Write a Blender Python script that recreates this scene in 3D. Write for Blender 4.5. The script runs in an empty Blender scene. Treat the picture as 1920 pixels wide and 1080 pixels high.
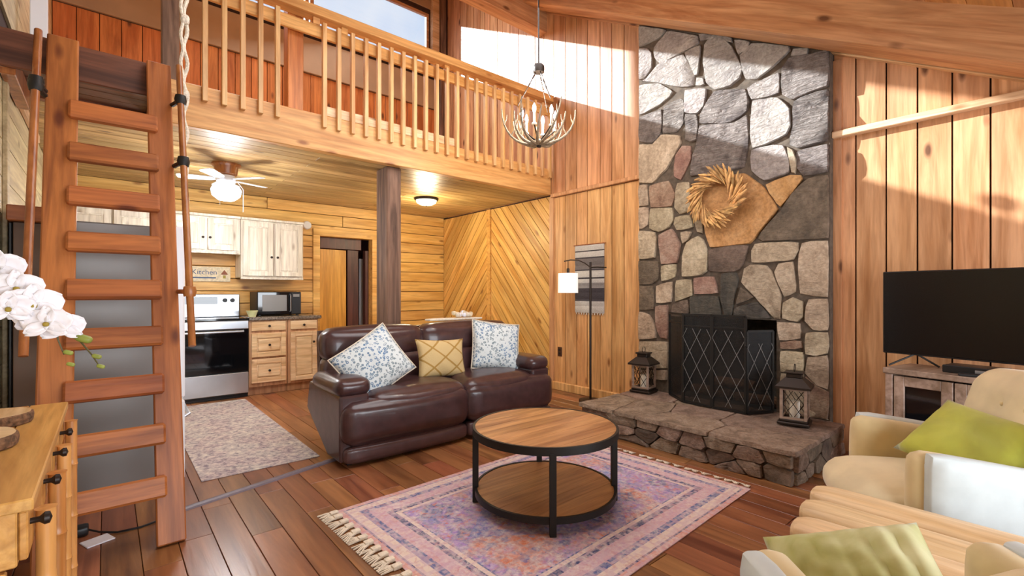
import bpy, math, random
from math import sin, cos, pi, radians, sqrt, atan2
from mathutils import Vector, Matrix, noise as mnoise
R = random.Random(7)
SC = bpy.context.scene
COL = SC.collection

# ------------------------------------------------------------------ camera, world, sun, exposure
CAM_Z = 1.21; YAW = radians(40.5); FPX = 889.0
cd = bpy.data.cameras.new('camera'); cam = bpy.data.objects.new('camera', cd); COL.objects.link(cam)
cd.sensor_width = 36.0; cd.sensor_fit = 'HORIZONTAL'; cd.lens = 36.0 * FPX / 1920.0
cd.shift_y = 10.0 / 1920.0; cd.clip_start = 0.02; cd.clip_end = 200
cam.location = (0, 0, CAM_Z); cam.rotation_euler = (radians(90), 0, -YAW)
SC.camera = cam
SC.view_settings.view_transform = 'Standard'; SC.view_settings.look = 'None'
SC.view_settings.exposure = 0.55; SC.view_settings.gamma = 1.0; SC.view_settings.use_curve_mapping = False

world = bpy.data.worlds.new('world'); SC.world = world; world.use_nodes = True
wn = world.node_tree.nodes; wl = world.node_tree.links; wn.clear()
wo = wn.new('ShaderNodeOutputWorld'); wb = wn.new('ShaderNodeBackground'); wb.inputs['Strength'].default_value = .72
wt = wn.new('ShaderNodeTexCoord'); wno = wn.new('ShaderNodeTexNoise'); wno.inputs['Scale'].default_value = 2.2; wno.inputs['Detail'].default_value = 5
wr = wn.new('ShaderNodeValToRGB'); wr.color_ramp.elements[0].position = .40; wr.color_ramp.elements[0].color = (.36, .58, .95, 1)
wr.color_ramp.elements[1].position = .62; wr.color_ramp.elements[1].color = (.88, .93, 1.0, 1)
wl.new(wt.outputs['Generated'], wno.inputs['Vector']); wl.new(wno.outputs[0], wr.inputs[0]); wl.new(wr.outputs[0], wb.inputs[0]); wl.new(wb.outputs[0], wo.inputs[0])

sd = bpy.data.lights.new('sun', 'SUN'); sd.energy = 12.5; sd.angle = radians(0.8); sd.color = (.86, .94, 1.0)
sun = bpy.data.objects.new('sun', sd); COL.objects.link(sun)
sun.rotation_euler = Vector((.55, -1.0, -.507)).to_track_quat('-Z', 'Y').to_euler()

def lamp(name, kind, loc, energy, color, size=.1, rot=None, sy=None):
    d = bpy.data.lights.new(name, kind); d.energy = energy; d.color = color
    if kind == 'AREA':
        d.size = size
        if sy: d.shape = 'RECTANGLE'; d.size_y = sy
    else: d.shadow_soft_size = size
    o = bpy.data.objects.new(name, d); COL.objects.link(o); o.location = loc
    if rot: o.rotation_euler = Vector(rot).to_track_quat('-Z', 'Y').to_euler()
    return o
# added soft fill from behind the camera; no windows are built there
lamp('rear_fill', 'AREA', (2.0, -2.6, 1.5), 215, (.90, .95, 1.0), 4.4, (0, 1, .08), 2.2)
lamp('upper_daylight', 'AREA', (1.6, 6.2, 5.2), 60, (.90, .95, 1.0), 2.6, (.25, -1, -.9), .9)
lamp('midroom_fill', 'AREA', (1.9, 2.2, 3.45), 46, (.93, .96, 1.0), 2.4, (0, .3, -1), 2.0)  # added fill panel hanging under the roof to brighten the room, no window here

# ------------------------------------------------------------------ materials
def nm(name):
    m = bpy.data.materials.new(name); m.use_nodes = True
    nt = m.node_tree; b = nt.nodes['Principled BSDF']
    return m, nt, b
def srgb(h):
    if isinstance(h, str):
        h = h.lstrip('#'); c = [int(h[i:i+2], 16)/255 for i in (0, 2, 4)]
    else: c = h
    return tuple((x/12.92 if x <= .04045 else ((x+.055)/1.055)**2.4) for x in c) + (1,)
def coords(nt, scale=(1, 1, 1), rnd=True, kind='Object'):
    tc = nt.nodes.new('ShaderNodeTexCoord'); mp = nt.nodes.new('ShaderNodeMapping'); mp.inputs['Scale'].default_value = scale
    if rnd:
        oi = nt.nodes.new('ShaderNodeObjectInfo'); ml = nt.nodes.new('ShaderNodeMath'); ml.operation = 'MULTIPLY'; ml.inputs[1].default_value = 61.0
        nt.links.new(oi.outputs['Random'], ml.inputs[0])
        va = nt.nodes.new('ShaderNodeVectorMath'); va.operation = 'ADD'
        nt.links.new(tc.outputs[kind], va.inputs[0]); nt.links.new(ml.outputs[0], va.inputs[1]); nt.links.new(va.outputs[0], mp.inputs[0])
    else: nt.links.new(tc.outputs[kind], mp.inputs[0])
    return mp.outputs[0]
def tex_noise(nt, vec, scale, detail=4, dist=0, rough=.5):
    n = nt.nodes.new('ShaderNodeTexNoise'); n.inputs['Scale'].default_value = scale; n.inputs['Detail'].default_value = detail
    n.inputs['Distortion'].default_value = dist; n.inputs['Roughness'].default_value = rough
    nt.links.new(vec, n.inputs['Vector']); return n
def ramp(nt, fac, stops):
    r = nt.nodes.new('ShaderNodeValToRGB'); e = r.color_ramp.elements
    while len(e) < len(stops): e.new(.5)
    for i, (p, c) in enumerate(stops): e[i].position = p; e[i].color = c
    nt.links.new(fac, r.inputs[0]); return r.outputs[0]
def mix(nt, fac, a, b, mode='MIX'):
    m = nt.nodes.new('ShaderNodeMix'); m.data_type = 'RGBA'; m.blend_type = mode
    for s, v in ((m.inputs[0], fac), (m.inputs[6], a), (m.inputs[7], b)):
        if isinstance(v, (int, float, tuple)): s.default_value = v
        else: nt.links.new(v, s)
    return m.outputs[2]
def bump(nt, b, h, strength=.3, dist=.01):
    n = nt.nodes.new('ShaderNodeBump'); n.inputs['Strength'].default_value = strength; n.inputs['Distance'].default_value = dist
    nt.links.new(h, n.inputs['Height']); nt.links.new(n.outputs[0], b.inputs['Normal'])
def vary(nt, col, amt=.25, sat=.1):
    oi = nt.nodes.new('ShaderNodeObjectInfo'); mr = nt.nodes.new('ShaderNodeMapRange')
    mr.inputs[3].default_value = 1-amt; mr.inputs[4].default_value = 1+amt
    nt.links.new(oi.outputs['Random'], mr.inputs[0])
    h = nt.nodes.new('ShaderNodeHueSaturation'); nt.links.new(mr.outputs[0], h.inputs['Value']); nt.links.new(col, h.inputs['Color'])
    m2 = nt.nodes.new('ShaderNodeMath'); m2.operation = 'MULTIPLY'; m2.inputs[1].default_value = 7.31; nt.links.new(oi.outputs['Random'], m2.inputs[0])
    fr = nt.nodes.new('ShaderNodeMath'); fr.operation = 'FRACT'; nt.links.new(m2.outputs[0], fr.inputs[0])
    mh = nt.nodes.new('ShaderNodeMapRange'); mh.inputs[3].default_value = .5-.012*sat*10; mh.inputs[4].default_value = .5+.010*sat*10
    nt.links.new(fr.outputs[0], mh.inputs[0]); nt.links.new(mh.outputs[0], h.inputs['Hue'])
    return h.outputs[0]
def wood(name, c1, c2, axis='x', rough=.45, knots=True, amt=.14, fine=1.0, knotc='#4a2410', sat=.035, rnd=True, coat=0):
    m, nt, b = nm(name)
    al = {'x': (.7, 9, 9), 'y': (9, .7, 9), 'z': (9, 9, .7)}[axis]
    al = tuple(a*fine for a in al)
    v = coords(nt, al, rnd)
    n1 = tex_noise(nt, v, 1.0, 5, 1.2, .6)
    col = ramp(nt, n1.outputs[0], [(.34, srgb(c1)), (.62, srgb(c2))])
    v2 = coords(nt, tuple(a*5 for a in al), rnd)
    n2 = tex_noise(nt, v2, 1.0, 3, .3)
    g = ramp(nt, n2.outputs[0], [(.35, (.84, .82, .80, 1)), (.6, (1.04, 1.04, 1.04, 1))])
    col = mix(nt, 1.0, col, g, 'MULTIPLY')
    if knots:
        ks = {'x': (2.2, 5.5, 5.5), 'y': (5.5, 2.2, 5.5), 'z': (5.5, 5.5, 2.2)}[axis]
        v3 = coords(nt, ks, rnd)
        vo = nt.nodes.new('ShaderNodeTexVoronoi'); vo.inputs['Scale'].default_value = 1.0; nt.links.new(v3, vo.inputs['Vector'])
        kf = ramp(nt, vo.outputs['Distance'], [(.06, (.85, .85, .85, 1)), (.15, (0, 0, 0, 1))])
        col = mix(nt, kf, col, srgb(knotc))
    col = vary(nt, col, amt, sat)
    nt.links.new(col, b.inputs['Base Color']); b.inputs['Roughness'].default_value = rough
    b.inputs['Coat Weight'].default_value = coat; b.inputs['Coat Roughness'].default_value = .2
    bump(nt, b, n2.outputs[0], .25, .004)
    return m
def plain(name, c, rough=.5, metal=0, noise=0, nscale=30, bumps=0, coat=0, sheen=0, amt=0):
    m, nt, b = nm(name)
    b.inputs['Roughness'].default_value = rough; b.inputs['Metallic'].default_value = metal
    b.inputs['Coat Weight'].default_value = coat; b.inputs['Sheen Weight'].default_value = sheen
    v = coords(nt, (1, 1, 1)); n = tex_noise(nt, v, nscale, 4)
    c = srgb(c); k = noise
    lo = tuple(x*(1-k) for x in c[:3])+(1,); hi = tuple(min(1, x*(1+k)) for x in c[:3])+(1,)
    col = ramp(nt, n.outputs[0], [(.35, lo), (.65, hi)])
    if amt: col = vary(nt, col, amt, .05)
    nt.links.new(col, b.inputs['Base Color'])
    if bumps: bump(nt, b, n.outputs[0], bumps, .01)
    return m
def emit(name, c, s):
    m, nt, b = nm(name); b.inputs['Base Color'].default_value = srgb(c); b.inputs['Emission Color'].default_value = srgb(c); b.inputs['Emission Strength'].default_value = s
    return m
def stone(name, c1, c2, c3, rough=.75, bs=.6, sc=5.0, slant=False):
    m, nt, b = nm(name); v = coords(nt)
    n = tex_noise(nt, v, sc, 8, .8, .65)
    col = ramp(nt, n.outputs[0], [(.32, srgb(c1)), (.5, srgb(c2)), (.68, srgb(c3))])
    n2 = tex_noise(nt, v, sc*7, 6, .2, .7)
    g = ramp(nt, n2.outputs[0], [(.3, (.62, .60, .58, 1)), (.6, (1.05, 1.05, 1.05, 1))])
    col = mix(nt, 1.0, col, g, 'MULTIPLY'); col = vary(nt, col, .12, .12)
    nt.links.new(col, b.inputs['Base Color']); b.inputs['Roughness'].default_value = rough
    v2 = coords(nt, (1, .45, 2.4) if slant else (1, .7, 1.6))
    if slant: v2.node.inputs['Rotation'].default_value = (radians(48), 0, 0)
    n3 = tex_noise(nt, v2, sc*3.2, 8, 1.0, .62)
    bump(nt, b, n3.outputs[0], min(1, bs), .12 if slant else .03)
    return m
M = {}
M['pine_v'] = wood('orange_pine_vertical', '#b27a4c', '#d8a274', 'z')
M['pine_v2'] = wood('honey_pine_vertical', '#b9844c', '#deae74', 'z', knotc='#7a4316')
M['loft_v'] = wood('loft_orange_vertical', '#a85c28', '#cf8144', 'z')
M['yellow_x'] = wood('yellow_pine_x', '#c58f3e', '#e3b568', 'x', knotc='#8a5418', amt=.10)
M['yellow_l'] = wood('yellow_pine_local', '#c0883a', '#e6ba6c', 'x', knotc='#7d4a18', amt=.14)
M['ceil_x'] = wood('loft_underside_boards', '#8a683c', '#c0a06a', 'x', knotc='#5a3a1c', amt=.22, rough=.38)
M['beam_x'] = wood('beam_pine_x', '#c28648', '#e2ac6a', 'x', knotc='#8a4a1c', amt=.05)
M['beam_y'] = wood('rafter_pine', '#a86e44', '#cf9c6e', 'x', knotc='#54280f', amt=.08)
M['rake_pale'] = wood('pale_pine_trim', '#c99a6c', '#e8c49a', 'x', knotc='#8a5a30', amt=.05)
M['dark_post'] = wood('weathered_dark_post', '#4a3426', '#8a6a54', 'z', knots=False, amt=.05, rough=.7)
M['dark_x'] = wood('dark_stained_beam', '#4a2a1c', '#7a4a34', 'x', knots=False, amt=.1)
M['balu'] = wood('baluster_pine', '#c89458', '#e8bf86', 'z', knots=False, amt=.08)
M['ladder_l'] = wood('ladder_redwood', '#844824', '#b66e38', 'x', knotc='#5a2818', amt=.1)
M['pole'] = wood('varnished_pole', '#804422', '#b0703c', 'z', knots=False, rough=.3, amt=.05)
M['floor'] = wood('floor_laminate', '#6e4128', '#a06a44', 'y', rough=.28, knots=False, amt=.24, fine=.7, sat=.12)
M['pale_left'] = wood('pale_wall_boards', '#b3a078', '#dccda2', 'y', knotc='#8a744c', amt=.08)
M['table_w'] = wood('coffee_table_wood', '#8a5c34', '#be8c58', 'x', knots=False, fine=1.2, amt=.05, rough=.4, rnd=False)
M['side_w'] = wood('sideboard_pine', '#b07836', '#dcaa62', 'y', knots=False, amt=.04, rough=.4)
M['bamboo'] = wood('bamboo_pole', '#b87838', '#dca25c', 'z', knots=False, amt=.04, rough=.35)
M['log_w'] = wood('split_log_wood', '#c4a070', '#e2c8a0', 'y', knotc='#8a5c34', amt=.03, rough=.5)
M['cab'] = wood('whitewashed_cabinet', '#cfc3ae', '#ede4d4', 'z', knotc='#96806a', amt=.04, rough=.5)
M['cab_low'] = wood('natural_base_cabinet', '#d0a878', '#ecd0a6', 'x', knotc='#8a6038', amt=.06)
M['cab_frame'] = wood('cabinet_frame', '#b08058', '#cfa27a', 'z', knots=False, amt=.04)
M['stand_w'] = wood('grey_brown_stand', '#7d6654', '#a89080', 'y', knots=False, amt=.05)
M['door_y'] = wood('yellow_door', '#c08430', '#dca24a', 'z', knots=False, amt=.04)
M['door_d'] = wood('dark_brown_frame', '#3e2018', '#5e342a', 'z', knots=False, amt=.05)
M['tan_panel'] = plain('tan_panel', '#a88a6c', .6, noise=.08, nscale=3)
M['gap'] = plain('board_gap_dark', '#3a2214', .9)
M['mortar'] = plain('mortar', '#584c40', .95, noise=.25, nscale=25, bumps=.5)
M['st_grey'] = stone('grey_flagstone', '#877d78', '#a0978f', '#b3aaa0', bs=.85)
M['st_rough'] = stone('rough_grey_flagstone', '#6e625c', '#9c9086', '#b8aca2', bs=1.0, sc=5, slant=True)
M['st_tan'] = stone('tan_fieldstone', '#93826a', '#b5a388', '#c8b89e')
M['st_or'] = stone('orange_tan_flagstone', '#a2793e', '#b98e54', '#c29c66', bs=.25)
M['st_dark'] = stone('dark_fieldstone', '#4e4238', '#6c5c4c', '#857262')
M['st_soot'] = stone('sooty_stone', '#2e2a26', '#48423a', '#5e5448')
M['st_red'] = stone('reddish_fieldstone', '#7e5c4c', '#9a7c68', '#b09a86')
M['hearth'] = stone('hearth_stone', '#6e5c4c', '#957e6a', '#ac9886', bs=.9, sc=8)
M['leather'] = plain('brown_leather', '#432c2c', .30, noise=.18, nscale=14, bumps=.12, coat=.25)
M['leather2'] = plain('brown_leather_band', '#523a3a', .32, noise=.15, nscale=14, bumps=.12, coat=.25)
M['black_metal'] = plain('black_metal', '#2a2826', .5, .6)
M['bronze'] = plain('dark_bronze', '#2e241e', .45, .5)
M['steel'] = plain('stainless_steel', '#c8ccd2', .28, .85, noise=.04, nscale=4)
M['steel_d'] = plain('grey_fridge_side', '#85827f', .42, .35, noise=.05, nscale=3)
M['white'] = plain('white_enamel', '#eceef2', .3)
M['black_glass'] = plain('black_glass', '#0c0d10', .06, coat=.6)
M['screen'] = plain('tv_screen', '#050608', .22)
M['black_pl'] = plain('black_plastic', '#141416', .4)
M['taupe'] = plain('taupe_panel', '#6e5c4e', .6, noise=.1, nscale=5)
M['counter'] = plain('speckled_counter', '#6e6052', .25, noise=.6, nscale=60)
M['cream'] = plain('cream_velvet', '#cdb98a', .75, noise=.08, nscale=8, bumps=.1, sheen=.35)
M['cream2'] = plain('beige_velvet', '#d4c49e', .75, noise=.08, nscale=8, bumps=.1, sheen=.35)
M['shell'] = plain('white_shell', '#bfc8c8', .5, noise=.05, nscale=12, bumps=.1)
M['shade'] = emit('lamp_shade_white', '#f4efe6', .45)
M['bulb_w'] = emit('bulb_white', '#eef4ff', 9)
M['globe_w'] = emit('globe_cool', '#e8f0ff', 3.5)
M['globe_y'] = emit('globe_warm', '#fff0c8', 3)
M['candle'] = plain('ivory_candle', '#efe8d8', .6)
M['rope'] = plain('white_rope', '#d8ccb8', .85, noise=.2, nscale=80, bumps=.6)
M['paper'] = plain('white_card', '#e6e6f0', .5)
M['wheat'] = plain('dried_wheat', '#c69a60', .8, noise=.35, nscale=20, bumps=.4, amt=.35)
M['antler'] = plain('antler', '#8c7a62', .55, noise=.35, nscale=30, bumps=.4)
M['petal'] = plain('white_petal', '#f2eef0', .5, noise=.03, nscale=20)
M['leaf_g'] = plain('green_bud', '#8a9440', .5, noise=.2, nscale=30)
M['stem_g'] = plain('brown_green_stem', '#5a5230', .6)
M['bark'] = plain('bark', '#6a4c34', .95, noise=.5, nscale=60, bumps=.9)
M['fringe'] = plain('cream_fringe', '#dcd0bc', .9, noise=.1, nscale=60, bumps=.5)
M['strip_m'] = plain('grey_threshold', '#6c6068', .5, .0, noise=.1)
M['amber'] = plain('amber_pot', '#8a5a3a', .4)
M['brown_pl'] = plain('brown_outlet', '#4a2814', .5)
M['ivory'] = plain('ivory_sign', '#d8c6a4', .6, noise=.15, nscale=40)
M['blue_ink'] = plain('blue_ink', '#3c5478', .6)
M['red_ink'] = plain('rust_ink', '#8a4c2c', .6)
M['yel_ink'] = plain('olive_ink', '#a08a30', .6)

def fabric_green(name, a, b_, sc):
    m, nt, b = nm(name); v = coords(nt); n = tex_noise(nt, v, sc, 5, .5)
    nt.links.new(ramp(nt, n.outputs[0], [(.35, srgb(a)), (.65, srgb(b_))]), b.inputs['Base Color'])
    b.inputs['Roughness'].default_value = .8; b.inputs['Sheen Weight'].default_value = .4; bump(nt, b, n.outputs[0], .2, .01); return m
M['lime'] = fabric_green('lime_velvet', '#95962a', '#b4b83c', 5)
M['sage'] = fabric_green('sage_velvet', '#a3a45a', '#d0d0a0', 6)
def floral():
    m, nt, b = nm('pale_blue_floral'); v = coords(nt)
    vo = nt.nodes.new('ShaderNodeTexVoronoi'); vo.inputs['Scale'].default_value = 42; nt.links.new(v, vo.inputs['Vector'])
    ring = ramp(nt, vo.outputs['Distance'], [(.14, (1, 1, 1, 1)), (.22, (0, 0, 0, 1)), (.40, (0, 0, 0, 1)), (.50, (1, 1, 1, 1))])
    n = tex_noise(nt, v, 55, 3, .5); n2 = tex_noise(nt, v, 5, 3)
    ink = ramp(nt, n2.outputs[0], [(.42, srgb('#7e8f96')), (.6, srgb('#5f82a6'))])
    msk = ramp(nt, n.outputs[0], [(.54, (0, 0, 0, 1)), (.66, (1, 1, 1, 1))])
    f = mix(nt, 1.0, ring, msk, 'MULTIPLY')
    c = mix(nt, ring, ink, srgb('#d6dfe0')); c = mix(nt, msk, c, srgb('#dde4e2'))
    nt.links.new(c, b.inputs['Base Color']); b.inputs['Roughness'].default_value = .85; return m
M['floral'] = floral()
def lattice():
    m, nt, b = nm('yellow_lattice_cloth'); v = coords(nt, (1, 1, 1), False)
    sp = nt.nodes.new('ShaderNodeSeparateXYZ'); nt.links.new(v, sp.inputs[0])
    fs = []
    for sgn in (1, -1):
        a = nt.nodes.new('ShaderNodeMath'); a.operation = 'MULTIPLY_ADD'; a.inputs[1].default_value = 1.35*sgn
        nt.links.new(sp.outputs[2], a.inputs[0]); nt.links.new(sp.outputs[0], a.inputs[2])
        p = nt.nodes.new('ShaderNodeMath'); p.operation = 'PINGPONG'; p.inputs[1].default_value = .115; nt.links.new(a.outputs[0], p.inputs[0])
        l = nt.nodes.new('ShaderNodeMath'); l.operation = 'LESS_THAN'; l.inputs[1].default_value = .012; nt.links.new(p.outputs[0], l.inputs[0]); fs.append(l.outputs[0])
    mx = nt.nodes.new('ShaderNodeMath'); mx.operation = 'MAXIMUM'; nt.links.new(fs[0], mx.inputs[0]); nt.links.new(fs[1], mx.inputs[1])
    c = mix(nt, mx.outputs[0], srgb('#cdb37e'), srgb('#a98542')); nt.links.new(c, b.inputs['Base Color'])
    n = tex_noise(nt, v, 90, 3); bump(nt, b, n.outputs[0], .4, .005); b.inputs['Roughness'].default_value = .85; return m
M['lattice'] = lattice()
def hanging():
    m, nt, b = nm('woven_hanging_bands'); v = coords(nt, (1, 1, 1), False)
    sp = nt.nodes.new('ShaderNodeSeparateXYZ'); nt.links.new(v, sp.inputs[0])
    mr = nt.nodes.new('ShaderNodeMapRange'); mr.inputs[2].default_value = .8; nt.links.new(sp.outputs[2], mr.inputs[0])
    G = srgb('#77706e'); D = srgb('#4a4448'); W = srgb('#cfcac2'); 
    c = ramp(nt, mr.outputs[0], [(0, W), (.17, D), (.36, srgb('#98928e')), (.44, W), (.50, D), (.52, W), (.62, D), (.64, G), (.80, D), (.82, W), (.90, D), (.915, W)])
    c.node.color_ramp.interpolation = 'CONSTANT'
    n = tex_noise(nt, v, 60, 4); c = mix(nt, .35, c, n.outputs[0], 'MULTIPLY')
    nt.links.new(c, b.inputs['Base Color']); b.inputs['Roughness'].default_value = .9; bump(nt, b, n.outputs[0], .7, .01); return m
M['hang'] = hanging()
def rugmat():
    m, nt, b = nm('distressed_oriental_rug'); v = coords(nt, (1, 1, 1), False)
    sp = nt.nodes.new('ShaderNodeSeparateXYZ'); nt.links.new(v, sp.inputs[0])
    def mth(op, a, c=None, d=None):
        n = nt.nodes.new('ShaderNodeMath'); n.operation = op
        for i, q in enumerate((a, c, d)):
            if q is None: continue
            if isinstance(q, (int, float)): n.inputs[i].default_value = q
            else: nt.links.new(q, n.inputs[i])
        return n.outputs[0]
    HX, HY = 1.0, .72
    ax = mth('ABSOLUTE', sp.outputs[0]); ay = mth('ABSOLUTE', sp.outputs[1])
    e = mth('MINIMUM', mth('SUBTRACT', HX, ax), mth('SUBTRACT', HY, ay))      # distance to the edge
    pink = srgb('#c98f84'); cor = srgb('#c8704a'); lil = srgb('#9c80bc'); blue = srgb('#3c5088'); navy = srgb('#38406c'); crm = srgb('#d6c2b4'); grey = srgb('#8c8490')
    n1 = tex_noise(nt, v, 3.0, 4, .8)
    field = ramp(nt, n1.outputs[0], [(.32, cor), (.42, pink), (.50, lil), (.60, srgb('#a884b4')), (.68, srgb('#7484ba'))])
    # motifs
    vo = nt.nodes.new('ShaderNodeTexVoronoi'); vo.inputs['Scale'].default_value = 3.1; vo.distance = 'MANHATTAN'; vo.inputs['Randomness'].default_value = .3; nt.links.new(v, vo.inputs['Vector'])
    mot = ramp(nt, vo.outputs['Distance'], [(.0, (0, 0, 0, 1)), (.12, (1, 1, 1, 1)), (.2, (0, 0, 0, 1)), (.27, (1, 1, 1, 1)), (.36, (.9, .9, .9, 1)), (.42, (0, 0, 0, 1))])
    nb = tex_noise(nt, v, 2.0, 2); bl = ramp(nt, nb.outputs[0], [(.45, (0, 0, 0, 1)), (.56, (1, 1, 1, 1))])
    c = mix(nt, mix(nt, 1.0, mot, bl, 'MULTIPLY'), field, blue)
    vs = nt.nodes.new('ShaderNodeTexVoronoi'); vs.inputs['Scale'].default_value = 17; vs.distance = 'CHEBYCHEV'; vs.inputs['Randomness'].default_value = .5; nt.links.new(v, vs.inputs['Vector'])
    sm = ramp(nt, vs.outputs['Distance'], [(.14, (1, 1, 1, 1)), (.2, (0, 0, 0, 1)), (.34, (0, 0, 0, 1)), (.4, (1, 1, 1, 1))])
    c = mix(nt, mth('MULTIPLY', sm, .5), c, grey)
    n5 = tex_noise(nt, v, 19, 5, .6, .65)
    c = mix(nt, ramp(nt, n5.outputs[0], [(.55, (0, 0, 0, 1)), (.62, (.7, .7, .7, 1))]), c, srgb('#4c5e98'))
    c = mix(nt, ramp(nt, n5.outputs[0], [(.36, (.7, .7, .7, 1)), (.43, (0, 0, 0, 1))]), c, srgb('#c8704e'))
    # central medallion
    d = mth('ADD', mth('MULTIPLY', ax, .8), ay)
    med = ramp(nt, mth('PINGPONG', d, .16), [(.0, (0, 0, 0, 1)), (.09, (0, 0, 0, 1)), (.11, (1, 1, 1, 1))])
    inm = mth('LESS_THAN', d, .5)
    c = mix(nt, mth('MULTIPLY', mth('MULTIPLY', med, inm), .6), c, srgb('#6a78b0'))
    # borders
    bord = mth('LESS_THAN', e, .27)
    bc = ramp(nt, e, [(0, pink), (.03, navy), (.042, crm), (.09, srgb('#566090')), (.13, srgb('#c49ca8')), (.20, navy), (.235, crm), (.26, blue)])
    bc.node.color_ramp.interpolation = 'CONSTANT'
    bc = mix(nt, mth('MULTIPLY', sm, .6), bc, srgb('#bfa0b0'))
    c = mix(nt, bord, c, bc)
    bn_ = tex_noise(nt, v, 24, 5, .6, .65); c = mix(nt, ramp(nt, bn_.outputs[0], [(.52, (0, 0, 0, 1)), (.62, (.55, .55, .55, 1))]), c, srgb('#c08a84'))
    # wear
    n3 = tex_noise(nt, v, 38, 6, .3, .7); w = ramp(nt, n3.outputs[0], [(.40, (0, 0, 0, 1)), (.66, (.85, .85, .85, 1))])
    n4 = tex_noise(nt, v, 6, 4); w2 = ramp(nt, n4.outputs[0], [(.35, (.35, .35, .35, 1)), (.65, (1, 1, 1, 1))])
    c = mix(nt, mth('MULTIPLY', w, w2), c, srgb('#dccfc6'))
    nt.links.new(c, b.inputs['Base Color']); b.inputs['Roughness'].default_value = .95; bump(nt, b, n3.outputs[0], .4, .006); return m
M['rug'] = rugmat()
def krug():
    m, nt, b = nm('faded_kitchen_rug'); v = coords(nt, (1, 1, 1), False)
    n = tex_noise(nt, v, 26, 6, .5, .7); n2 = tex_noise(nt, v, 5, 3, .5)
    a = ramp(nt, n.outputs[0], [(.36, srgb('#7c747e')), (.48, srgb('#b0a6a4')), (.62, srgb('#d2c8bc'))])
    t = ramp(nt, n2.outputs[0], [(.4, (.92, .84, .86, 1)), (.6, (1, 1, .97, 1))])
    nt.links.new(mix(nt, 1.0, a, t, 'MULTIPLY'), b.inputs['Base Color']); b.inputs['Roughness'].default_value = .95; bump(nt, b, n.outputs[0], .3, .005); return m
M['krug'] = krug()
def glass():
    m, nt, b = nm('window_glass'); nt.nodes.remove(b); o = nt.nodes['Material Output']
    t = nt.nodes.new('ShaderNodeBsdfTransparent'); g = nt.nodes.new('ShaderNodeBsdfGlossy'); g.inputs['Roughness'].default_value = .03
    mx = nt.nodes.new('ShaderNodeMixShader'); mx.inputs[0].default_value = .06
    nt.links.new(t.outputs[0], mx.inputs[1]); nt.links.new(g.outputs[0], mx.inputs[2]); nt.links.new(mx.outputs[0], o.inputs[0]); return m
M['glass'] = glass()
def meshmat():
    m, nt, b = nm('fine_wire_mesh'); b.inputs['Base Color'].default_value = srgb('#1c1c1c'); b.inputs['Roughness'].default_value = .5; b.inputs['Alpha'].default_value = .45; return m
M['wire'] = meshmat()

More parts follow.
